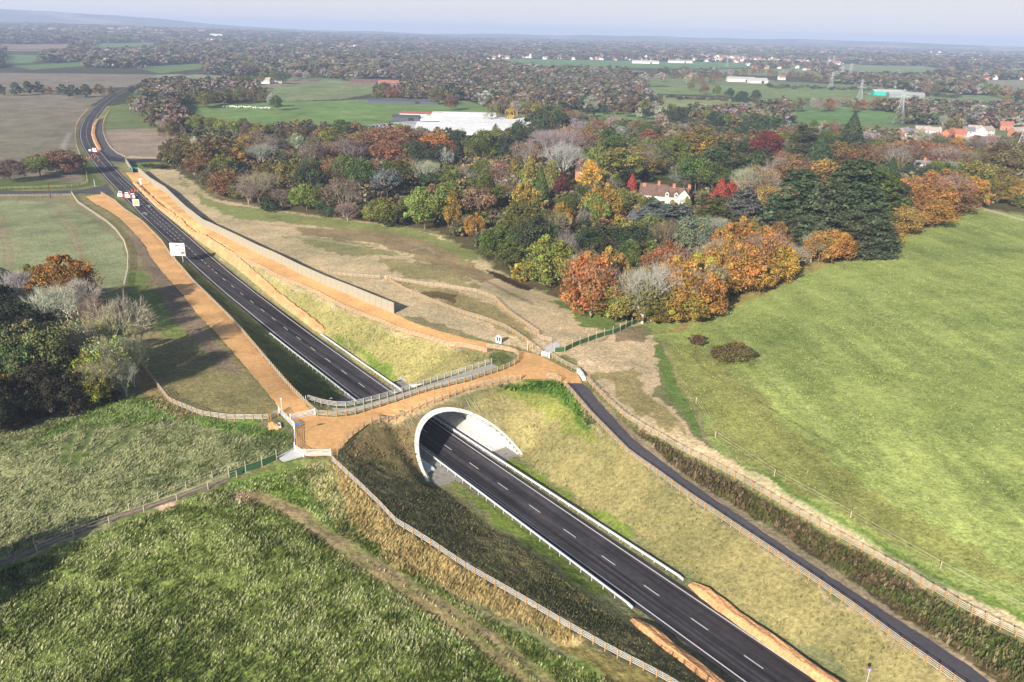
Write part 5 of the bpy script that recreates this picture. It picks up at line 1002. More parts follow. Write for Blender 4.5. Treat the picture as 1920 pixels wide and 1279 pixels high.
# ------------------------------------------------------------------ houses and other buildings
M_brick = mat('red_brick', (.42,.17,.10), var=.15, scale=1.5); M_cream = mat('cream_render', (.72,.66,.56), var=.06, scale=.5); M_wwall = mat('white_render', (.56,.55,.51), var=.05, scale=.5)
M_tile = mat('brown_roof_tiles', (.135,.085,.07), var=.25, scale=1.2, var2=.2, scale2=.3); M_rtile = mat('red_roof_tiles', (.34,.13,.085), var=.2, scale=1.0); M_slate = mat('grey_slate', (.17,.16,.18), var=.2, scale=1.0); M_gtile = mat('pale_roof_tiles', (.36,.31,.28), var=.2, scale=1.0)
M_glass = mat('window_glass', (.05,.06,.08), rough=.15, var=.05, spec=.5); M_frame = mat('white_frame', (.78,.78,.76), var=.03); M_mroof = mat('maroon_roof', (.30,.10,.09), var=.2, scale=.8)
def gable(bw, br, x0, y0, L, Wd, H, rh, eave=.4, axis='x'):   # walls and roof boxes, ridge along local axis
    tr = (lambda a, b, z: (x0+a, y0+b, z)) if axis == 'x' else (lambda a, b, z: (x0+b, y0+a, z))
    a, b = L/2, Wd/2
    v = [tr(-a, -b, -.5), tr(a, -b, -.5), tr(a, b, -.5), tr(-a, b, -.5), tr(-a, -b, H), tr(a, -b, H), tr(a, b, H), tr(-a, b, H), tr(-a, 0, H+rh), tr(a, 0, H+rh)]
    bw.add(v, [(0, 1, 5, 4), (2, 3, 7, 6), (1, 2, 6, 9, 5), (3, 0, 4, 8, 7)])
    e = eave; dz = e*rh/b; t = .18
    for s in (-1, 1):
        P = [tr(-a-e, s*(b+e), H-dz+.05), tr(a+e, s*(b+e), H-dz+.05), tr(a+e, 0, H+rh+.05), tr(-a-e, 0, H+rh+.05)]; Q = [(p[0], p[1], p[2]+t) for p in P]
        br.add(P+Q, [(0, 1, 2, 3), (7, 6, 5, 4), (0, 4, 5, 1), (1, 5, 6, 2), (2, 6, 7, 3), (3, 7, 4, 0)])
def house(label, px, py, rz, blocks, wall, roof, chim=(), wins=(), doors=(), nm='house', cat='house', dorm=(), group=None, parts=True, z=None):
    p = G([(px, py)])[0]; o = empty(nm, p, R(rz)); tag(o, label, cat, group)
    bw, br = MB(), MB()
    for bl in blocks: gable(bw, br, *bl)
    wl = bw.build('wall', wall, o); rf = br.build('roof', roof, o)
    for x, y, z_, s in chim: c = MB(); c.box((x, y, z_), (s, s*.8, 2.6)); c.box((x, y, z_+1.35), (s*1.15, s*.95, .18)); c.tube((x-.2, y, z_+1.4), (x-.2, y, z_+1.8), .12, .1, 6); c.build('chimney', M_brick, rf)
    for x, y, z_, w_, h_, ax in wins:
        f = MB(); d = (w_+.2, .12, h_+.2) if ax == 'x' else (.12, w_+.2, h_+.2); f.box((x, y, z_), d); ff = f.build('window', M_frame, wl)
        s = .07*(1 if (y if ax == 'x' else x) > 0 else -1); q = MB(); q.box((x+(0 if ax == 'x' else s), y+(s if ax == 'x' else 0), z_), (w_, .06, h_) if ax == 'x' else (.06, w_, h_)); q.build('pane', M_glass, ff)
    for x, y, z_, w_, h_ in doors: q = MB(); q.box((x, y, z_), (w_, .14, h_)); q.build('door', M_blk, wl)
    for x, y, z_ in dorm:
        q = MB(); q2 = MB(); gable(q, q2, x, y, 2.6, 1.6, z_, .7, .15, 'y'); dd_ = q.build('dormer', M_wwall, rf); q2.build('dormer_roof', roof, rf); 
        f = MB(); f.box((x, y-1.33, z_-.55), (.9, .08, .8)); f.build('pane', M_glass, rf)
    return o
wn = [(-8+4*i, -3.06, 1.5, 1.1, 1.4, 'x') for i in range(5)]+[(-8+4*i, -3.06, 4.0, 1.0, 1.1, 'x') for i in range(5)]
house('long white walled house with brown roofs and tall brick chimneys inside the wood', 1246, 384, -18, [(0,0,20,6,4.6,3.4),(-6,5.5,12,6,4.6,3.2),(8.5,1.5,10,5.5,4.8,3.2,.4,'y')], M_wwall, M_tile, [(-9.6,0,7.6,1.5),(3.5,.2,8.2,1.2),(10,2,8,1.3),(-4,5.5,8,1.1)], [(-8+4*i, -3.02, 1.6, 1.0, 1.3, 'x') for i in range(5)], [(-1,-3.02,1.0,1.1,2.1)], dorm=[(1.2,-2.2,5.9),(5.2,-2.2,5.9)])
house('red brick and white house glimpsed behind the bright yellow tree', 1100, 338, -20, [(0,0,11,7,5.2,3.2),(5,4,8,6,5,3,.4,'y')], M_brick, M_tile, [(-4.5,0,8.4,1.3),(4,2,8,1.1)], [(-5.56,0,4,1.4,1.5,'y'),(-5.56,0,1.5,1.4,1.5,'y'),(-3,-3.56,3.8,1.2,1.3,'x'),(0,-3.56,3.8,1.2,1.3,'x'),(3,-3.56,1.4,1.2,1.3,'x')])
house('house with a maroon roof and cream gable behind the scarlet trees', 1385, 368, -10, [(0,0,16,9,3.6,3.6),(3,-5,6,5,3.4,2.4,.4,'y')], M_cream, M_mroof, [(2,0,7,1.0)], [(3,-7.6,1.6,1.6,1.2,'x'),(-3,-4.56,1.6,1.6,1.2,'x')])
house('tall white house with two orange chimneys beyond the cedars', 1738, 334, -12, [(0,0,15,8,6,3.4),(-6,-4,6,5,5.6,3,.4,'y')], M_wwall, M_slate, [(-3,0,9.6,1.3),(4,0,9.6,1.3)], [(-6,-6.6,4,1.3,1.3,'x'),(-1,-4.06,4.2,1.1,1.2,'x'),(2,-4.06,4.2,1.1,1.2,'x'),(5,-4.06,4.2,1.1,1.2,'x'),(2,-4.06,1.5,1.1,1.2,'x')])
# housing estate on the right
EST = [(1672,262,10,M_cream,M_slate,'white gable house at the left end of the estate row'),(1692,254,35,M_brick,M_gtile,'brick house with a pale roof behind the white gable house'),(1712,256,-15,M_cream,M_slate,'cream house with slate roof, third from the left of the estate'),(1727,250,-10,M_brick,M_gtile,'brick ended house with a long pale ridge in the estate'),(1745,252,-15,M_cream,M_gtile,'cream house with pale roof in the middle of the estate row'),(1722,266,20,M_brick,M_tile,'low brick house on the near side of the estate row'),(1745,266,-25,M_cream,M_slate,'cream house with grey roof on the near side of the estate'),(1778,256,40,M_brick,M_rtile,'red roofed brick house in the middle of the estate'),(1795,256,-20,M_brick,M_rtile,'brick house right of the red roofed one'),(1808,252,-15,M_cream,M_slate,'cream house with dark roof right of the brick pair'),(1825,248,-15,M_cream,M_gtile,'larger cream house with pale roof at the right of the estate'),(1848,250,30,M_cream,M_gtile,'twin gabled cream house at the right end of the estate row'),(1812,272,25,M_brick,M_gtile,'brick house with diagonal pale roof in the near estate row'),(1832,272,-20,M_cream,M_slate,'cream house with slate roof in the near estate row'),(1850,272,35,M_brick,M_rtile,'brick house at the right of the near estate row'),(1885,240,-20,M_brick,M_rtile,'red roofed house near the pylon foot'),(1905,252,20,M_brick,M_gtile,'pale roofed brick house right of the pylon'),(1862,222,-10,M_brick,M_rtile,'red roofed house above the estate'),(1895,225,25,M_cream,M_rtile,'cream house with red roof at the upper right of the estate'),(1912,218,-20,M_cream,M_gtile,'white walled house at the far right edge of the estate'),(1852,200,-15,M_cream,M_slate,'dark roofed bungalow beyond the estate trees'),(1874,200,10,M_cream,M_slate,'dark roofed bungalow with white walls, right of its twin'),(1845,214,20,M_brick,M_rtile,'small pink brick house under the estate trees'),(1905,205,-10,M_brick,M_rtile,'small red roofed house beyond the estate at the right edge')]
for i, (px, py, rz, wl, rf, lab) in enumerate(EST):
    L_ = 11+(i*37 % 5); house(lab, px, py+4, rz, [(0,0,L_,7.5,5,3.0)], wl, rf, [(L_/2-1.2,0,7.6,.9)], [(-L_/4,-3.8,3.8,1.3,1.2,'x'),(L_/4,-3.8,3.8,1.3,1.2,'x'),(-L_/4,-3.8,1.3,1.6,1.2,'x'),(L_/2+.05,0,3.6,1.1,1.2,'y')], [(0,-3.8,1,1,2.1)], group='houses of the estate')
MIDH = [(480,160,0,M_cream,M_tile,'cream farmhouse with brown roof left of the middle distance fields'),(500,157,-10,M_wwall,M_gtile,'white farmhouse right of the cream farmhouse'),(520,156,15,M_wwall,M_tile,'low white cottage beside the pale field'),(877,166,-25,M_cream,M_rtile,'pale gabled house with a bright red roof among the middle distance trees'),(925,168,10,M_wwall,M_gtile,'white house half hidden right of the red roofed house'),(955,166,-10,M_wwall,M_slate,'small white house furthest right among those trees'),(1290,147,0,M_brick,M_rtile,'small brick house among the trees beyond the right fields'),(1465,150,10,M_cream,M_rtile,'cream house right of the long pale barn'),(1630,160,0,M_wwall,M_gtile,'white bungalow beyond the pylons'),(1655,158,10,M_cream,M_gtile,'cream bungalow right of the white bungalow'),(660,140,0,M_wwall,M_slate,'white house above the pale field'),(1240,146,0,M_brick,M_rtile,'red roofed cottage on the far field edge')]
for px, py, rz, wl, rf, lab in MIDH: house(lab, px, py, rz, [(0,0,13,8,5,3.4)], wl, rf, [(4.5,0,8,1.1)], [(-4,-4.05,3.3,1.5,1.3,'x'),(3,-4.05,3.3,1.5,1.3,'x')])
M_tin = mat('pale_tin_roof', (.42,.42,.41), rough=.6, var=.08); M_teal = mat('teal_cladding', (.02,.40,.33), rough=.6, var=.05); M_grn = mat('grey_green_cladding', (.20,.25,.24), rough=.6, var=.08); M_dkw = mat('dark_cladding', (.07,.08,.10), rough=.6, var=.1)
def barn(label, px, py, rz, L, Wd, H, rh, wall, roof, cat='barn', nm='barn'):
    o = house(label, px, py, rz, [(0,0,L,Wd,H,rh)], wall, roof, nm=nm, cat=cat); q = MB(); q.box((L*.2, -Wd/2-.05, H*.42), (5, .12, H*.8)); q.build('door', M_blk, o); return o
barn('teal walled shed with a white roof beside the right pylons', 1662, 179, -6, 42, 16, 5.5, 3, M_teal, M_tin)
barn('long grey green barn right of the teal shed', 1697, 183, -6, 50, 15, 4.5, 3, M_grn, mat('grey_roof', (.32,.33,.33)))
barn('long pale roofed barn beyond the right fields', 1388, 153, -5, 50, 20, 5, 3.5, M_cream, M_tin)
barn('smaller pale barn to the right of the long one', 1420, 156, 8, 34, 16, 5, 4, M_wwall, M_tin)
barn('far white roofed barn on the distant green field', 1210, 119, -3, 80, 22, 5, 4, M_cream, M_tin); barn('far grey roofed barn right of the dark round tree', 1275, 118, -3, 75, 20, 5, 4, M_cream, mat('grey_roof', (.32,.33,.33)))
barn('long dark low shed in the sheep field', 757, 194, -1, 78, 7, 3.2, 1.2, M_dkw, M_dkw, nm='shed', cat='shed')
barn('dark roofed stable block by the pale field', 695, 158, -4, 60, 14, 4, 3, M_tile, M_tile); barn('pink roofed stable right of the dark stable block', 732, 160, -4, 34, 11, 4, 3, M_brick, M_rtile)
barn('distant white factory shed above the left houses', 408, 73, -5, 60, 30, 20, 3, M_wwall, M_tin, cat='factory', nm='factory')
# white covered growing tunnels
M_poly = mat('white_fleece', (.56,.57,.58), rough=.6, var=.1, scale=.2)
def tunnel_house(label, px, py, L, Wd, Hh_, rz, n):
    p = G([(px, py)])[0]; o = empty('polytunnel', p, R(rz)); tag(o, label, 'polytunnel', 'white growing tunnels')
    for i in range(n):
        b = MB(); K_ = 10; y0 = (i-n/2)*Wd
        for x in (-L/2, L/2):
            for j in range(K_+1): t = math.pi*j/K_; b.v.append((x, y0-Wd/2*math.cos(t), .6+Hh_*math.sin(t)))
        for j in range(K_): b.f.append((j, j+1, K_+2+j, K_+1+j))
        b.f.append(tuple(range(K_+1))); b.f.append(tuple(range(2*K_+1, K_, -1))); bb = b.build('span', M_poly, o, smooth=False)
    return o
tunnel_house('large block of white growing tunnels nearest the wood', 885, 244, 92, 8, 2.6, 4, 9)
tunnel_house('middle block of white growing tunnels', 915, 230, 85, 8, 2.6, 4, 7)
tunnel_house('right hand block of white growing tunnels ending at the dark evergreens', 968, 232, 60, 8, 2.6, 4, 8)
tunnel_house('arched white tunnels at the back left of the nursery', 870, 221, 60, 9, 4, 3, 4)
tunnel_house('low glassy tunnels at the left of the nursery', 800, 224, 50, 7, 2.4, 0, 4)
barn('dark roofed nursery shed left of the white tunnels', 762, 226, 0, 24, 9, 3.4, 1.6, M_dkw, M_dkw, nm='shed', cat='shed'); barn('long low pink roofed nursery building', 790, 219, 0, 40, 8, 3, 1.5, M_cream, M_mroof)
sheet('car_park', G([(650,246),(700,234),(780,226),(850,236),(860,246),(800,242),(720,240),(670,248)])[:, :2], mat('pale_car_park', (.42,.41,.42), var=.2, scale=.1), 8, .08)
CARC = [((.75,.75,.75), 'white'), ((.05,.06,.08), 'black'), ((.30,.32,.35), 'grey'), ((.55,.03,.03), 'red'), ((.03,.25,.2), 'green')]
cb = MB(); cb.add([(-2.1,-.85,.35),(2.1,-.85,.35),(2.1,.85,.35),(-2.1,.85,.35),(-2.1,-.85,.85),(2.05,-.85,.75),(2.05,.85,.75),(-2.1,.85,.85)], [(3,2,1,0),(4,5,6,7),(0,1,5,4),(1,2,6,5),(2,3,7,6),(3,0,4,7)]); M_car = attr_mat('car_paint', rough=.4, obj=True)
CARB = cb.mesh('body', M_car); cc_ = CARB.color_attributes.new('col', 'FLOAT_COLOR', 'POINT'); cc_.data.foreach_set('color', [1.]*4*len(CARB.vertices))
cb = MB(); cb.add([(-1.7,-.78,.83),(1.1,-.78,.79),(1.1,.78,.79),(-1.7,.78,.83),(-1.3,-.62,1.4),(.4,-.62,1.4),(.4,.62,1.4),(-1.3,.62,1.4)], [(4,5,6,7),(0,1,5,4),(1,2,6,5),(2,3,7,6),(3,0,4,7)]); CARG = cb.mesh('cabin', M_glass)
cb = MB(); cb.tube((0, -.1, 0), (0, .1, 0), .33, .33, 12); CARW = cb.mesh('wheel', M_blk)
def car(px, py, ci, label, group='cars parked by the nursery'):
    p = G([(px, py)])[0]; o = empty('parked_car', p, R(70)); tag(o, label, 'car', group); inst(CARB, 'body', o, color=CARC[ci][0]); inst(CARG, 'cabin', o)
    for x in (-1.35, 1.35):
        for y in (-.8, .8): inst(CARW, 'wheel', o, (x, y, .33))
    for s in (1.2,): o.scale = (s, s, s)
for i, px in enumerate(range(664, 740, 7)): car(px, 243.5-(px-664)*.125, [0,1,2,0,0,1,2,0,3,0,1][i], f'{CARC[[0,1,2,0,0,1,2,0,3,0,1][i]][1]} parked car, {ORD[i]} from the left in the nursery row')
for i, (px, py, c) in enumerate([(838,234,3),(846,237,1),(855,239,3),(862,241,1),(812,233,4),(822,234,2),(872,243,3)]): car(px, py, c, f'{CARC[c][1]} car in front of the white tunnels, {ORD[i]} along the yard', 'cars in the nursery yard')
for i, (px, py, c) in enumerate([(1622,178,1),(1630,177,0),(1641,180,3),(1646,179,0),(1608,180,2)]): car(px, py, c, f'{CARC[c][1]} car left of the teal shed, {ORD[i]} listed along the yard', 'cars by the teal shed')
# sheep
M_wool = mat('sheep_wool', (.78,.76,.70), rough=1, var=.1)
def sheepmesh():
    bm = bmesh.new(); bmesh.ops.create_icosphere(bm, subdivisions=2, radius=.5)
    for v in bm.verts: v.co = Vector((v.co.x*1.25, v.co.y*.72, v.co.z*.72+.72))
    def tub(a, b_, r1, r2):
        d = Vector(b_)-Vector(a); m_ = Matrix.Translation((Vector(a)+Vector(b_))/2)@d.to_track_quat('Z', 'Y').to_matrix().to_4x4(); bmesh.ops.create_cone(bm, cap_ends=True, segments=7, radius1=r1, radius2=r2, depth=d.length, matrix=m_)
    for x in (-.4, .4):
        for y in (-.16, .16): tub((x, y, 0), (x, y, .6), .05, .08)
    tub((.5, 0, .8), (.82, 0, .72), .17, .12); tub((.78, 0, .78), (1.0, 0, .55), .13, .07); tub((-.6, 0, .8), (-.72, 0, .55), .06, .03)
    for y in (-.12, .12): tub((.8, y, .82), (.78, y*2.1, .86), .04, .02)
    me = bpy.data.meshes.new('sheep'); bm.to_mesh(me); bm.free(); me.materials.append(M_wool); return me
SH = sheepmesh(); rs_ = random.Random(2)
SP = [(418+i*3.6+rs_.uniform(-1, 1), 201+i*.1+rs_.uniform(-.8, .8)) for i in range(18)]+[(480+i*3.4, 203+rs_.uniform(-1, 1.5)) for i in range(9)]
for i, (px, py) in enumerate(SP):
    p = G([(px, py)])[0]; o = inst(SH, 'sheep', None, p, (0, 0, rs_.uniform(0, 6.28)), (1.5, 1.5, 1.5)); tag(o, f'white sheep grazing in the middle distance field, number {ORD[i] if i < 20 else str(i+1)+"th"} from the left', 'sheep', 'flock grazing in the green field')
# pylons
M_steel = mat('pylon_steel', (.36,.37,.39), rough=.5, var=.05, metal=.2)
def pylon_meshes(H=1.0):
    t = MB(); r_ = .0055; prev = None
    lv = [(0, .14), (.18, .11), (.34, .085), (.48, .062), (.60, .046), (.70, .038), (.80, .032), (.90, .026), (.97, .012)]
    for z, w_ in lv:
        Cn = [Vector((a*w_, b_*w_, z)) for a, b_ in ((-1, -1), (1, -1), (1, 1), (-1, 1))]
        if prev:
            for i in range(4):
                j = (i+1) % 4; t.bar(prev[i], Cn[i], r_*1.4); t.bar(prev[i], Cn[j], r_*.8); t.bar(prev[j], Cn[i], r_*.8); t.bar(Cn[i], Cn[j], r_*.8)
        prev = Cn
    arms = []
    for z, L in ((.62, .15), (.76, .19), (.90, .14)):
        a = MB()
        for s in (-1, 1):
            for y in (-.03, .03): a.bar((0, y, z), (s*L, 0, z+.0), r_); a.bar((0, y, z+.05), (s*L, 0, z), r_)
            a.bar((s*L*.5, 0, z), (s*L*.5, 0, z+.025), r_); a.tube((s*L, 0, z), (s*L, 0, z-.05), .006, .006, 5)
        arms.append(a.mesh('crossarm', M_steel))
    return t.mesh('tower', M_steel), arms
PT, PA = pylon_meshes()
PYL = [(1684,232,54,'tall pylon standing between the green shed field and the estate'),(1912,292,62,'nearest pylon at the right edge of the view'),(1557,168,28,'pylon behind the pink bushes on the right fields'),(1611,190,34,'pylon left of the teal shed'),(1592,150,26,'small pylon standing right of its twin beyond the fields'),(1577,150,22,'small pylon standing left of its twin beyond the fields'),(1551,132,22,'far pylon right of the distant pair'),(1363,126,15,'lone tiny pylon on the distant green field'),(1561,128,20,'tiny far pylon in the distant right woods')]
for px, py, hp, lab in PYL:
    p = G([(px, py)])[0]; dist = math.hypot(p[0], p[1]); H = hp*dist/FPX/.97; o = empty('pylon', p, R(-35)); tag(o, lab, 'pylon', 'electricity pylons'); inst(PT, 'tower', o, sc=(H, H, H))
    for a in PA: inst(a, 'crossarm', o, sc=(H, H, H))
# ------------------------------------------------------------------ signs, barriers and cones on the road
def road_board(label, px, py, w_, h_, leg, rz, decorate=None, nm='road_sign'):
    p = G([(px, py)])[0]; o = empty(nm, p, R(rz)); tag(o, label, 'road sign')
    for x in (-w_*.27, w_*.27): b = MB(); b.tube((x, .06, -.1), (x, .06, leg+h_*.9), .07, .07, 8); b.build('post', M_wmetal, o)
    b = MB(); b.box((0, -.02, leg+h_/2), (w_, .08, h_)); b.build('board', M_white, o)
    return o
def deco(o, parts):
    for nm, m, x, z, w_, h_ in parts: b = MB(); b.box((x, -.075, z), (w_, .012, h_)); b.build(nm, m, o)
M_brs = mat('brown_sign', (.30,.09,.04), rough=.5, var=.03); M_grey = mat('sign_grey', (.35,.35,.38))
p1 = G([(329,490)])[0]; p2 = G([(342.5,491.5)])[0]
o = road_board('large white direction sign with a blue patch and brown patch beside the far road', 335.8, 491, 5.2, 4.4, 2.2, -2)
Z0 = 2.2
deco(o, [('blue_patch', M_blue, -.15, Z0+3.55, 1.1, .35), ('route_line', M_blk, .75, Z0+2.1, .16, 3.0), ('route_line', M_blk, .3, Z0+3.55, .9, .14), ('route_line', M_blk, 1.3, Z0+2.45, 1.2, .10), ('route_patch', M_grey, -.15, Z0+2.0, .85, .3), ('brown_patch', M_brs, 1.75, Z0+1.05, 1.3, .75)])
for z, x, L_ in ((Z0+4.0, .2, 3.6), (Z0+1.75, -1.6, 1.2), (Z0+1.15, -1.2, 2.0), (Z0+.8, -1.2, 1.8)):
    k_ = int(L_/.2); q = MB()
    for i in range(k_):
        if (i*7+int(z*10)) % 5: q.box((x-L_/2+i*.2, -.075, z), (.12, .012, .14))
    q.build('lettering', M_grey, o)
o = road_board('square white and yellow diversion board standing in the far carriageway', 256, 388, 2.9, 2.9, .5, 2)
deco(o, [('yellow_panel', M_yel, 0, .5+1.5, 1.9, 1.9)]); b = MB(); b.box((-.3, -.09, 2.0), (.12, .012, 1.4)); b.box((.3, -.09, 2.1), (.6, .012, .12)); b.box((.1, -.09, 1.6), (.8, .012, .12)); b.build('arrow', M_white, o)
def plastic_row(label, pa, pb_, n, seed):
    A_, B_ = G([pa, pb_]); o = empty('road_barrier', A_, math.atan2(B_[1]-A_[1], B_[0]-A_[0])); tag(o, label, 'barrier'); L = math.hypot(*(B_-A_)[:2]); w_ = L/n
    for i in range(n):
        b = MB(); x = (i+.5)*w_; pr2 = [(-.28, 0), (.28, 0), (.12, .9), (-.12, .9)]
        b.add([(x+s*w_*.48, y, z*1.5) for s in (-1, 1) for y, z in pr2], [(0, 1, 2, 3), (7, 6, 5, 4), (0, 4, 5, 1), (1, 5, 6, 2), (2, 6, 7, 3), (3, 7, 4, 0)]); b.build('barrier_block', M_red if (i*5+seed) % 3 == 1 else M_white, o)
    return o
plastic_row('row of white and red plastic barriers closing the far road by the left junction', (221,368), (254,372), 7, 0)
plastic_row('smaller row of white and red plastic barriers further up the far road', (167,284), (186,286), 5, 2)
for i, (px, py, rz_) in enumerate([(226,366,0),(238,368,0),(249,370,0)]):
    o = road_board(['left','middle','right'][i]+' of the three white closure boards behind the plastic barriers', px, py, 1.6, 1.0, .9, 0, nm='closure_board'); deco(o, [('red_band', M_red, 0, 1.3, 1.2, .4)] if i else [('dark_band', M_blk, 0, 1.4, 1.1, .5)])
o = road_board('white closure board behind the smaller row of barriers on the far road', 177, 283, 2.4, 1.0, .8, 0, nm='closure_board'); deco(o, [('red_band', M_red, .1, 1.2, 1.0, .5)])
p = G([(264.5,348)])[0]; o = empty('white_sign', p, R(8)); tag(o, 'white T shaped sign board standing on the right hand bridleway', 'sign'); b = MB(); b.box((0, 0, 1.6), (.7, .3, 3.2)); b.build('post', M_white, o); b = MB(); b.box((0, 0, 3.3), (2.2, .35, .5)); b.build('board', M_white, o)
cnm = MB(); cnm.box((0, 0, .03), (.5, .5, .06)); cnm.tube((0, 0, .06), (0, 0, .95), .2, .05, 10); CONE = cnm.mesh('traffic_cone', mat('cone_orange', (.75,.13,.04), rough=.5, var=.05))
for i, (px, py) in enumerate([(163,297),(168,297),(172,293),(176,292),(180,294),(184,296),(185,303),(178,297),(243,362),(248,359),(253,359),(258,360)]):
    o = inst(CONE, 'traffic_cone', None, G([(px, py)])[0], sc=(1.5, 1.5, 1.3)); tag(o, f'orange traffic cone {"near the upper barriers" if i < 8 else "behind the lower barriers"}, {ORD[i if i < 8 else i-8]} in the order placed from the left', 'traffic cone', 'traffic cones on the closed road')
# ------------------------------------------------------------------ timber noise barrier
M_nw = mat('noise_barrier_boards', (.33,.30,.23), rough=.9, var=.10, scale=2.5); M_nwp = mat('noise_barrier_posts', (.30,.27,.22), rough=.9, var=.1)
def noise_wall(label, L, hgt, sp=3.0):
    a = np.array(L, float); P = resample(U(a[:, :2], a[:, 2]), sp); z = height(P[:, 0], P[:, 1]); o = empty('noise_barrier', (P[0, 0], P[0, 1], z[0])); tag(o, label, 'noise barrier'); n = len(P)
    for i in range(n-1):
        A_ = Vector((P[i, 0]-P[0, 0], P[i, 1]-P[0, 1], z[i]-z[0])); B_ = Vector((P[i+1, 0]-P[0, 0], P[i+1, 1]-P[0, 1], z[i+1]-z[0])); b = MB()
        b.sweep([A_, B_], [(-.06, -.2), (.06, -.2), (.06, hgt), (-.06, hgt)]); b.sweep([A_, B_], [(-.09, hgt), (.09, hgt), (.09, hgt+.07), (-.09, hgt+.07)])
        if i < 99: b.build('panel', M_nw, o)
        b = MB(); b.box((A_.x, A_.y, A_.z+hgt/2), (.16, .22, hgt+.25), math.atan2(B_.y-A_.y, B_.x-A_.x)); b.build('post', M_nwp, o)
    return o
noise_wall('long pale timber noise barrier along the right hand bridleway', WALL, 3.0)
noise_wall('short timber noise barrier beside the small green container at the junction', [(236,304,.4),(243,314,.4),(249,324,.4)], 2.6, 2.5)
b = MB(); b.box((0, 0, 1.2), (4.5, 2.2, 2.4)); o = b.build('green_container', mat('green_container_paint', (.03,.16,.10)), None, Vector(G([(254,322)])[0])); tag(o, 'small dark green container between the two noise barriers', 'container')
# ribs (buried reinforcing strips) on the bank over the tunnel mouth
for k in range(13):
    t = math.pi*(.16+.6*k/12); n_ = N0+(AA+.9)*math.cos(t); z_ = (AB+.9)*math.sin(t); s0 = AS0+AK*z_+ASK*n_
    a = OR+s0*UR+n_*NR; c2 = a+UR*2.6+NR*.3; b = MB(); A3 = Vector((a[0], a[1], h1(*a)+.03)); B3 = Vector((c2[0], c2[1], h1(*c2)+.03)); b.bar(Vector(), B3-A3, .12, .12); o = b.build('drainage_strip', M_nwp, None, A3)
    tag(o, f'thin dark strip on the bank above the tunnel mouth, {ORD[k]} from the right', 'strip', 'dark strips above the tunnel mouth')
# ------------------------------------------------------------------ distant town
print('town')
def house_np():
    V = np.array([(-.5,-.35,0),(.5,-.35,0),(.5,.35,0),(-.5,.35,0),(-.5,-.35,.55),(.5,-.35,.55),(.5,.35,.55),(-.5,.35,.55),(-.5,0,1),(.5,0,1)]); Wv = V.copy()
    wallF = [(0,1,5,4),(1,2,6,5),(2,3,7,6),(3,0,4,7)]; V2 = np.r_[Wv, np.array([(-.55,-.4,.5),(.55,-.4,.5),(.55,0,1.03),(-.55,0,1.03),(-.55,.4,.5),(.55,.4,.5)])]
    F = wallF+[(5,6,9,9),(7,4,8,8),(10,11,12,13),(13,12,15,14)]; c = np.r_[np.ones((10, 3)), np.tile([.45,.33,.30], (6, 1))]; return V2, np.array(F), c
HP = house_np(); N = 9500
aa = np.where(rng.random(N) < .25, rng.uniform(R(-38), R(-8), N), rng.uniform(R(-25), R(38), N)); rr2 = np.exp(rng.uniform(math.log(1500), math.log(7500), N)); X = rr2*np.sin(aa); Y = rr2*np.cos(aa)
pxh = 960+FPX*np.tan(aa); k = (fbm(X, Y, 700, 61, 2) > np.interp(pxh, [0, 500, 900, 1300], [.62, .60, .46, .38])) & ~blocked(X, Y) & (rr2 > np.interp(np.degrees(aa), [-40, -15, 5, 40], [1700, 2100, 2100, 1900]))
X, Y, rr2 = X[k], Y[k], rr2[k]; n = len(X)
# lumps: gather houses in streets
X = X+20*np.sin(Y/60); cols = np.array([(.80,.76,.70),(.75,.70,.62),(.50,.24,.16),(.82,.82,.80),(.6,.5,.42)])[rng.integers(0, 5, n)]
Sz = rng.uniform(9, 16, n)*np.clip(rr2/2500, 1, 2.0)
mass('distant_town', 'pale roofs and walls of the distant town scattered across the plain', 'town', [(HP, np.arange(n))], X, Y, Sz*.62, Sz, cols, M_mass)
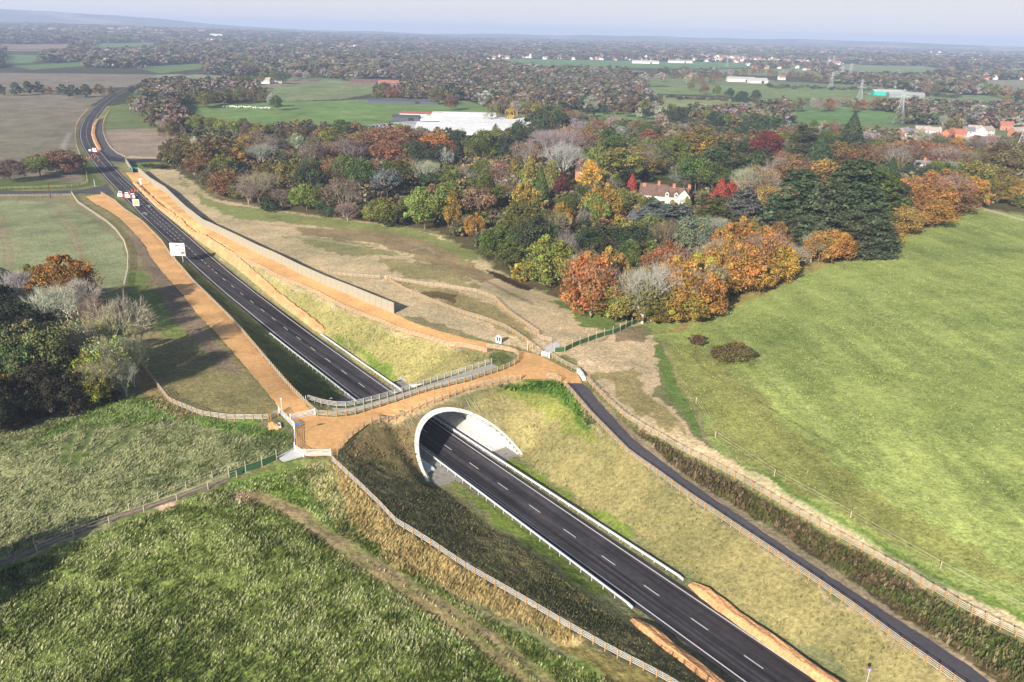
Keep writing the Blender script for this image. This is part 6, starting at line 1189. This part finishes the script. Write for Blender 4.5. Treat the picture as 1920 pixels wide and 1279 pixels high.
# ------------------------------------------------------------------ grass tussocks
print('tufts')
M_grass = attr_mat('grass_blades', rough=.9, trans=.2)
RUTS = [G(p)[:, :2] for p, w_, c in FEATL[:2]+FEATL[11:16]]
def tufts(name, label, cat, polys, dens, hgt, wid, pal_, lean=.5, nbl=4, excl=()):
    XS, YS = [], []
    for pp in polys:
        P = G(pp)[:, :2]; ar = (P[:, 0].max()-P[:, 0].min())*(P[:, 1].max()-P[:, 1].min()); n = int(ar*dens); X = rng.uniform(P[:, 0].min(), P[:, 0].max(), n); Y = rng.uniform(P[:, 1].min(), P[:, 1].max(), n)
        k = inpoly(X, Y, P); r = np.hypot(X, Y); k &= (r > 52) & (np.abs(np.degrees(np.arctan2(X, Y))) < 43); k &= rng.random(n) < np.clip(190/r, .15, 1)**1.5
        for e in excl: k &= ~inpoly(X, Y, e)
        X = X[k]; Y = Y[k]
        s9, n9 = toSN(np.stack([X, Y], 1)); k = ~((np.abs(n9) < 10.6) & (s9 > 61) & (s9 < 105) & (height(X, Y) < arch_z(n9)+1.0)) & ~((np.abs(n9) < 5.2) & (s9 < 65)); X = X[k]; Y = Y[k]
        for rut in RUTS:
            k = segdist(X, Y, rut) > .75; X = X[k]; Y = Y[k]
        XS.append(X); YS.append(Y)
    X = np.concatenate(XS); Y = np.concatenate(YS); n = len(X); Z = height(X, Y); s = .6+.9*rng.random(n); cl = fbm(X, Y, 2.2, 71, 2); cl2 = fbm(X, Y, 14, 73, 2)
    pal_ = np.array(pal_); ci = np.clip(((cl*.6+cl2*.4-.5)*2.4+.5+rng.normal(size=n)*.28)*len(pal_), 0, len(pal_)-1).astype(int); col = pal_[ci]*(.7+.6*rng.random(n))[:, None]
    ri = np.clip((np.log(np.hypot(X, Y)/42)/math.log(15500/42.)*(NR_-1)).round().astype(int), 0, NR_-1); ai = np.clip(((np.arctan2(X, Y)-R(-50))/R(100)*(NA-1)).round().astype(int), 0, NA-1); gcol = gc[ri*NA+ai]
    lum = pal_.mean(0); col = col*.55+col.mean(1)[:, None]/lum.mean()*gcol*1.1*.45
    Vs = []; Fs = []
    a0 = rng.random(n)*6.283; wind = np.array([.7, .45])
    for b_ in range(nbl):
        a = a0+b_*6.283/nbl+rng.normal(size=n)*.4; w_ = wid*s*(.6+.6*rng.random(n)); h_ = hgt*s*(.6+.8*rng.random(n)); dx, dy = np.cos(a), np.sin(a)
        lx = (dx*lean+wind[0]*lean)*h_; ly = (dy*lean+wind[1]*lean)*h_
        Vs.append(np.stack([np.stack([X-dy*w_, Y+dx*w_, Z-.1], 1), np.stack([X+dy*w_, Y-dx*w_, Z-.1], 1), np.stack([X+lx+dy*w_*.4, Y+ly-dx*w_*.4, Z+h_], 1), np.stack([X+lx-dy*w_*.4, Y+ly+dx*w_*.4, Z+h_], 1)], 1))
    V = np.stack(Vs, 1).reshape(-1, 3); F = np.arange(len(V)).reshape(-1, 4); c = np.repeat(col, 4*nbl, 0)
    o = inst(npmesh(name, V, F, M_grass, c), name); tag(o, label, cat, kind='stuff'); print(name, n)
g1 = [(.09,.12,.02),(.12,.16,.03),(.17,.20,.045),(.23,.24,.08),(.36,.34,.19),(.52,.47,.31)]
tufts('tussock_grass', 'rough green and straw tussock grass covering the near left field', 'grass', [[(-400,1260),(0,1072),(430,910),(600,868),(618,866),(632,930),(700,1010),(860,1130),(1180,1300),(1100,1500),(-300,1500)]], 15, .24, .065, g1, .45)
tufts('meadow_grass', 'pale green tussocky grass on the left field above the ditch path', 'grass', [[(-400,880),(0,815),(240,745),(300,745),(420,792),(545,812),(550,845),(430,884),(0,1050),(-400,1230)]], 11, .22, .07, [(.13,.19,.045),(.19,.23,.075),(.26,.28,.12),(.33,.33,.17),(.38,.37,.22)])
tufts('straw_grass', 'tall straw coloured grass along the pale curving fence', 'grass', [[(622,870),(640,888),(743,990),(813,1032),(974,1131),(1090,1200),(1050,1210),(950,1160),(850,1115),(740,1060),(660,980),(632,910)]], 10, .32, .06, [(.28,.22,.08),(.40,.30,.12),(.50,.40,.19),(.45,.33,.13),(.55,.45,.24)], .25, 5)
tufts('bank_weeds', 'dark green weeds on the shaded bank left of the near road', 'weeds', [[(640,862),(700,862),(795,895),(1000,1045),(1178,1178),(1370,1325),(1250,1275),(974,1120),(813,1020),(743,978),(683,916)]], 9, .12, .07, [(.13,.12,.045),(.10,.15,.035),(.14,.18,.05),(.20,.18,.08),(.24,.19,.10)], .5)
tufts('ditch_weeds', 'dark brown and green weeds filling the ditch strip beside the grey path', 'weeds', [[(1185,800),(1240,835),(1320,878),(1452,952),(1600,1038),(1745,1122),(1930,1222),(1960,1260),(1900,1290),(1780,1212),(1640,1117),(1500,1022),(1380,948),(1270,880)]], 6, .42, .13, [(.10,.14,.03),(.13,.10,.05),(.18,.12,.07),(.08,.07,.04),(.24,.17,.11)], .5, 5)
tufts('leafy_weeds', 'bright green leafy weeds under the fence at the right end of the deck', 'weeds', [[(925,724),(1040,716),(1062,730),(1115,795),(1105,800),(1050,745),(1000,732)]], 6, .35, .2, [(.05,.11,.02),(.08,.16,.03),(.11,.19,.04)], .5)
tufts('field_grass', 'short green pasture grass of the big right hand field', 'grass', [[(1250,650),(1310,600),(1560,490),(1700,440),(1822,396),(1960,430),(1990,1180),(1700,1052),(1560,970),(1440,893),(1350,845),(1290,770)]], 2.6, .10, .09, [(.17,.24,.05),(.21,.28,.065),(.25,.31,.085),(.29,.33,.11),(.33,.35,.15)], .7, 3)
tufts('slope_grass', 'thin olive grass on the sunlit cutting slopes right of the road', 'grass', [[(1000,740),(1045,730),(1107,790),(1180,862),(1291,942),(1452,1050),(1607,1158),(1744,1256),(1640,1290),(1300,1085),(1000,900),(960,845)], [(400,460),(433,480),(517,525),(593,560),(710,612),(843,655),(918,670),(918,682),(840,704),(750,730),(640,645),(480,520)], [(640,860),(650,840),(700,806),(800,768),(860,760),(790,820),(790,870),(720,862)]], 1.6, .16, .12, [(.15,.17,.05),(.20,.20,.07),(.27,.24,.11),(.36,.32,.19)], .5, 3)
# ------------------------------------------------------------------ haze
b = MB(); b.box((0, 7000, 60), (26000, 18000, 190)); hz = b.mesh('haze', bpy.data.materials.new('haze')); hm = hz.materials[0]; hm.use_nodes = True; N_ = hm.node_tree.nodes
for n_ in list(N_): 
    if n_.type != 'OUTPUT_MATERIAL': N_.remove(n_)
pv = NN(hm, 'ShaderNodeVolumePrincipled'); pv.inputs['Color'].default_value = (.58, .70, 1.0, 1); pv.inputs['Density'].default_value = .00015; pv.inputs['Anisotropy'].default_value = 0.0
hm.node_tree.links.new(pv.outputs[0], N_['Material Output'].inputs['Volume'] if 'Material Output' in N_ else [n for n in N_ if n.type == 'OUTPUT_MATERIAL'][0].inputs['Volume'])
ho = inst(hz, 'haze'); ho['kind'] = 'stuff'; ho['label'] = 'pale blue haze thickening towards the horizon'; ho['category'] = 'haze'
print('objects', len(bpy.data.objects))
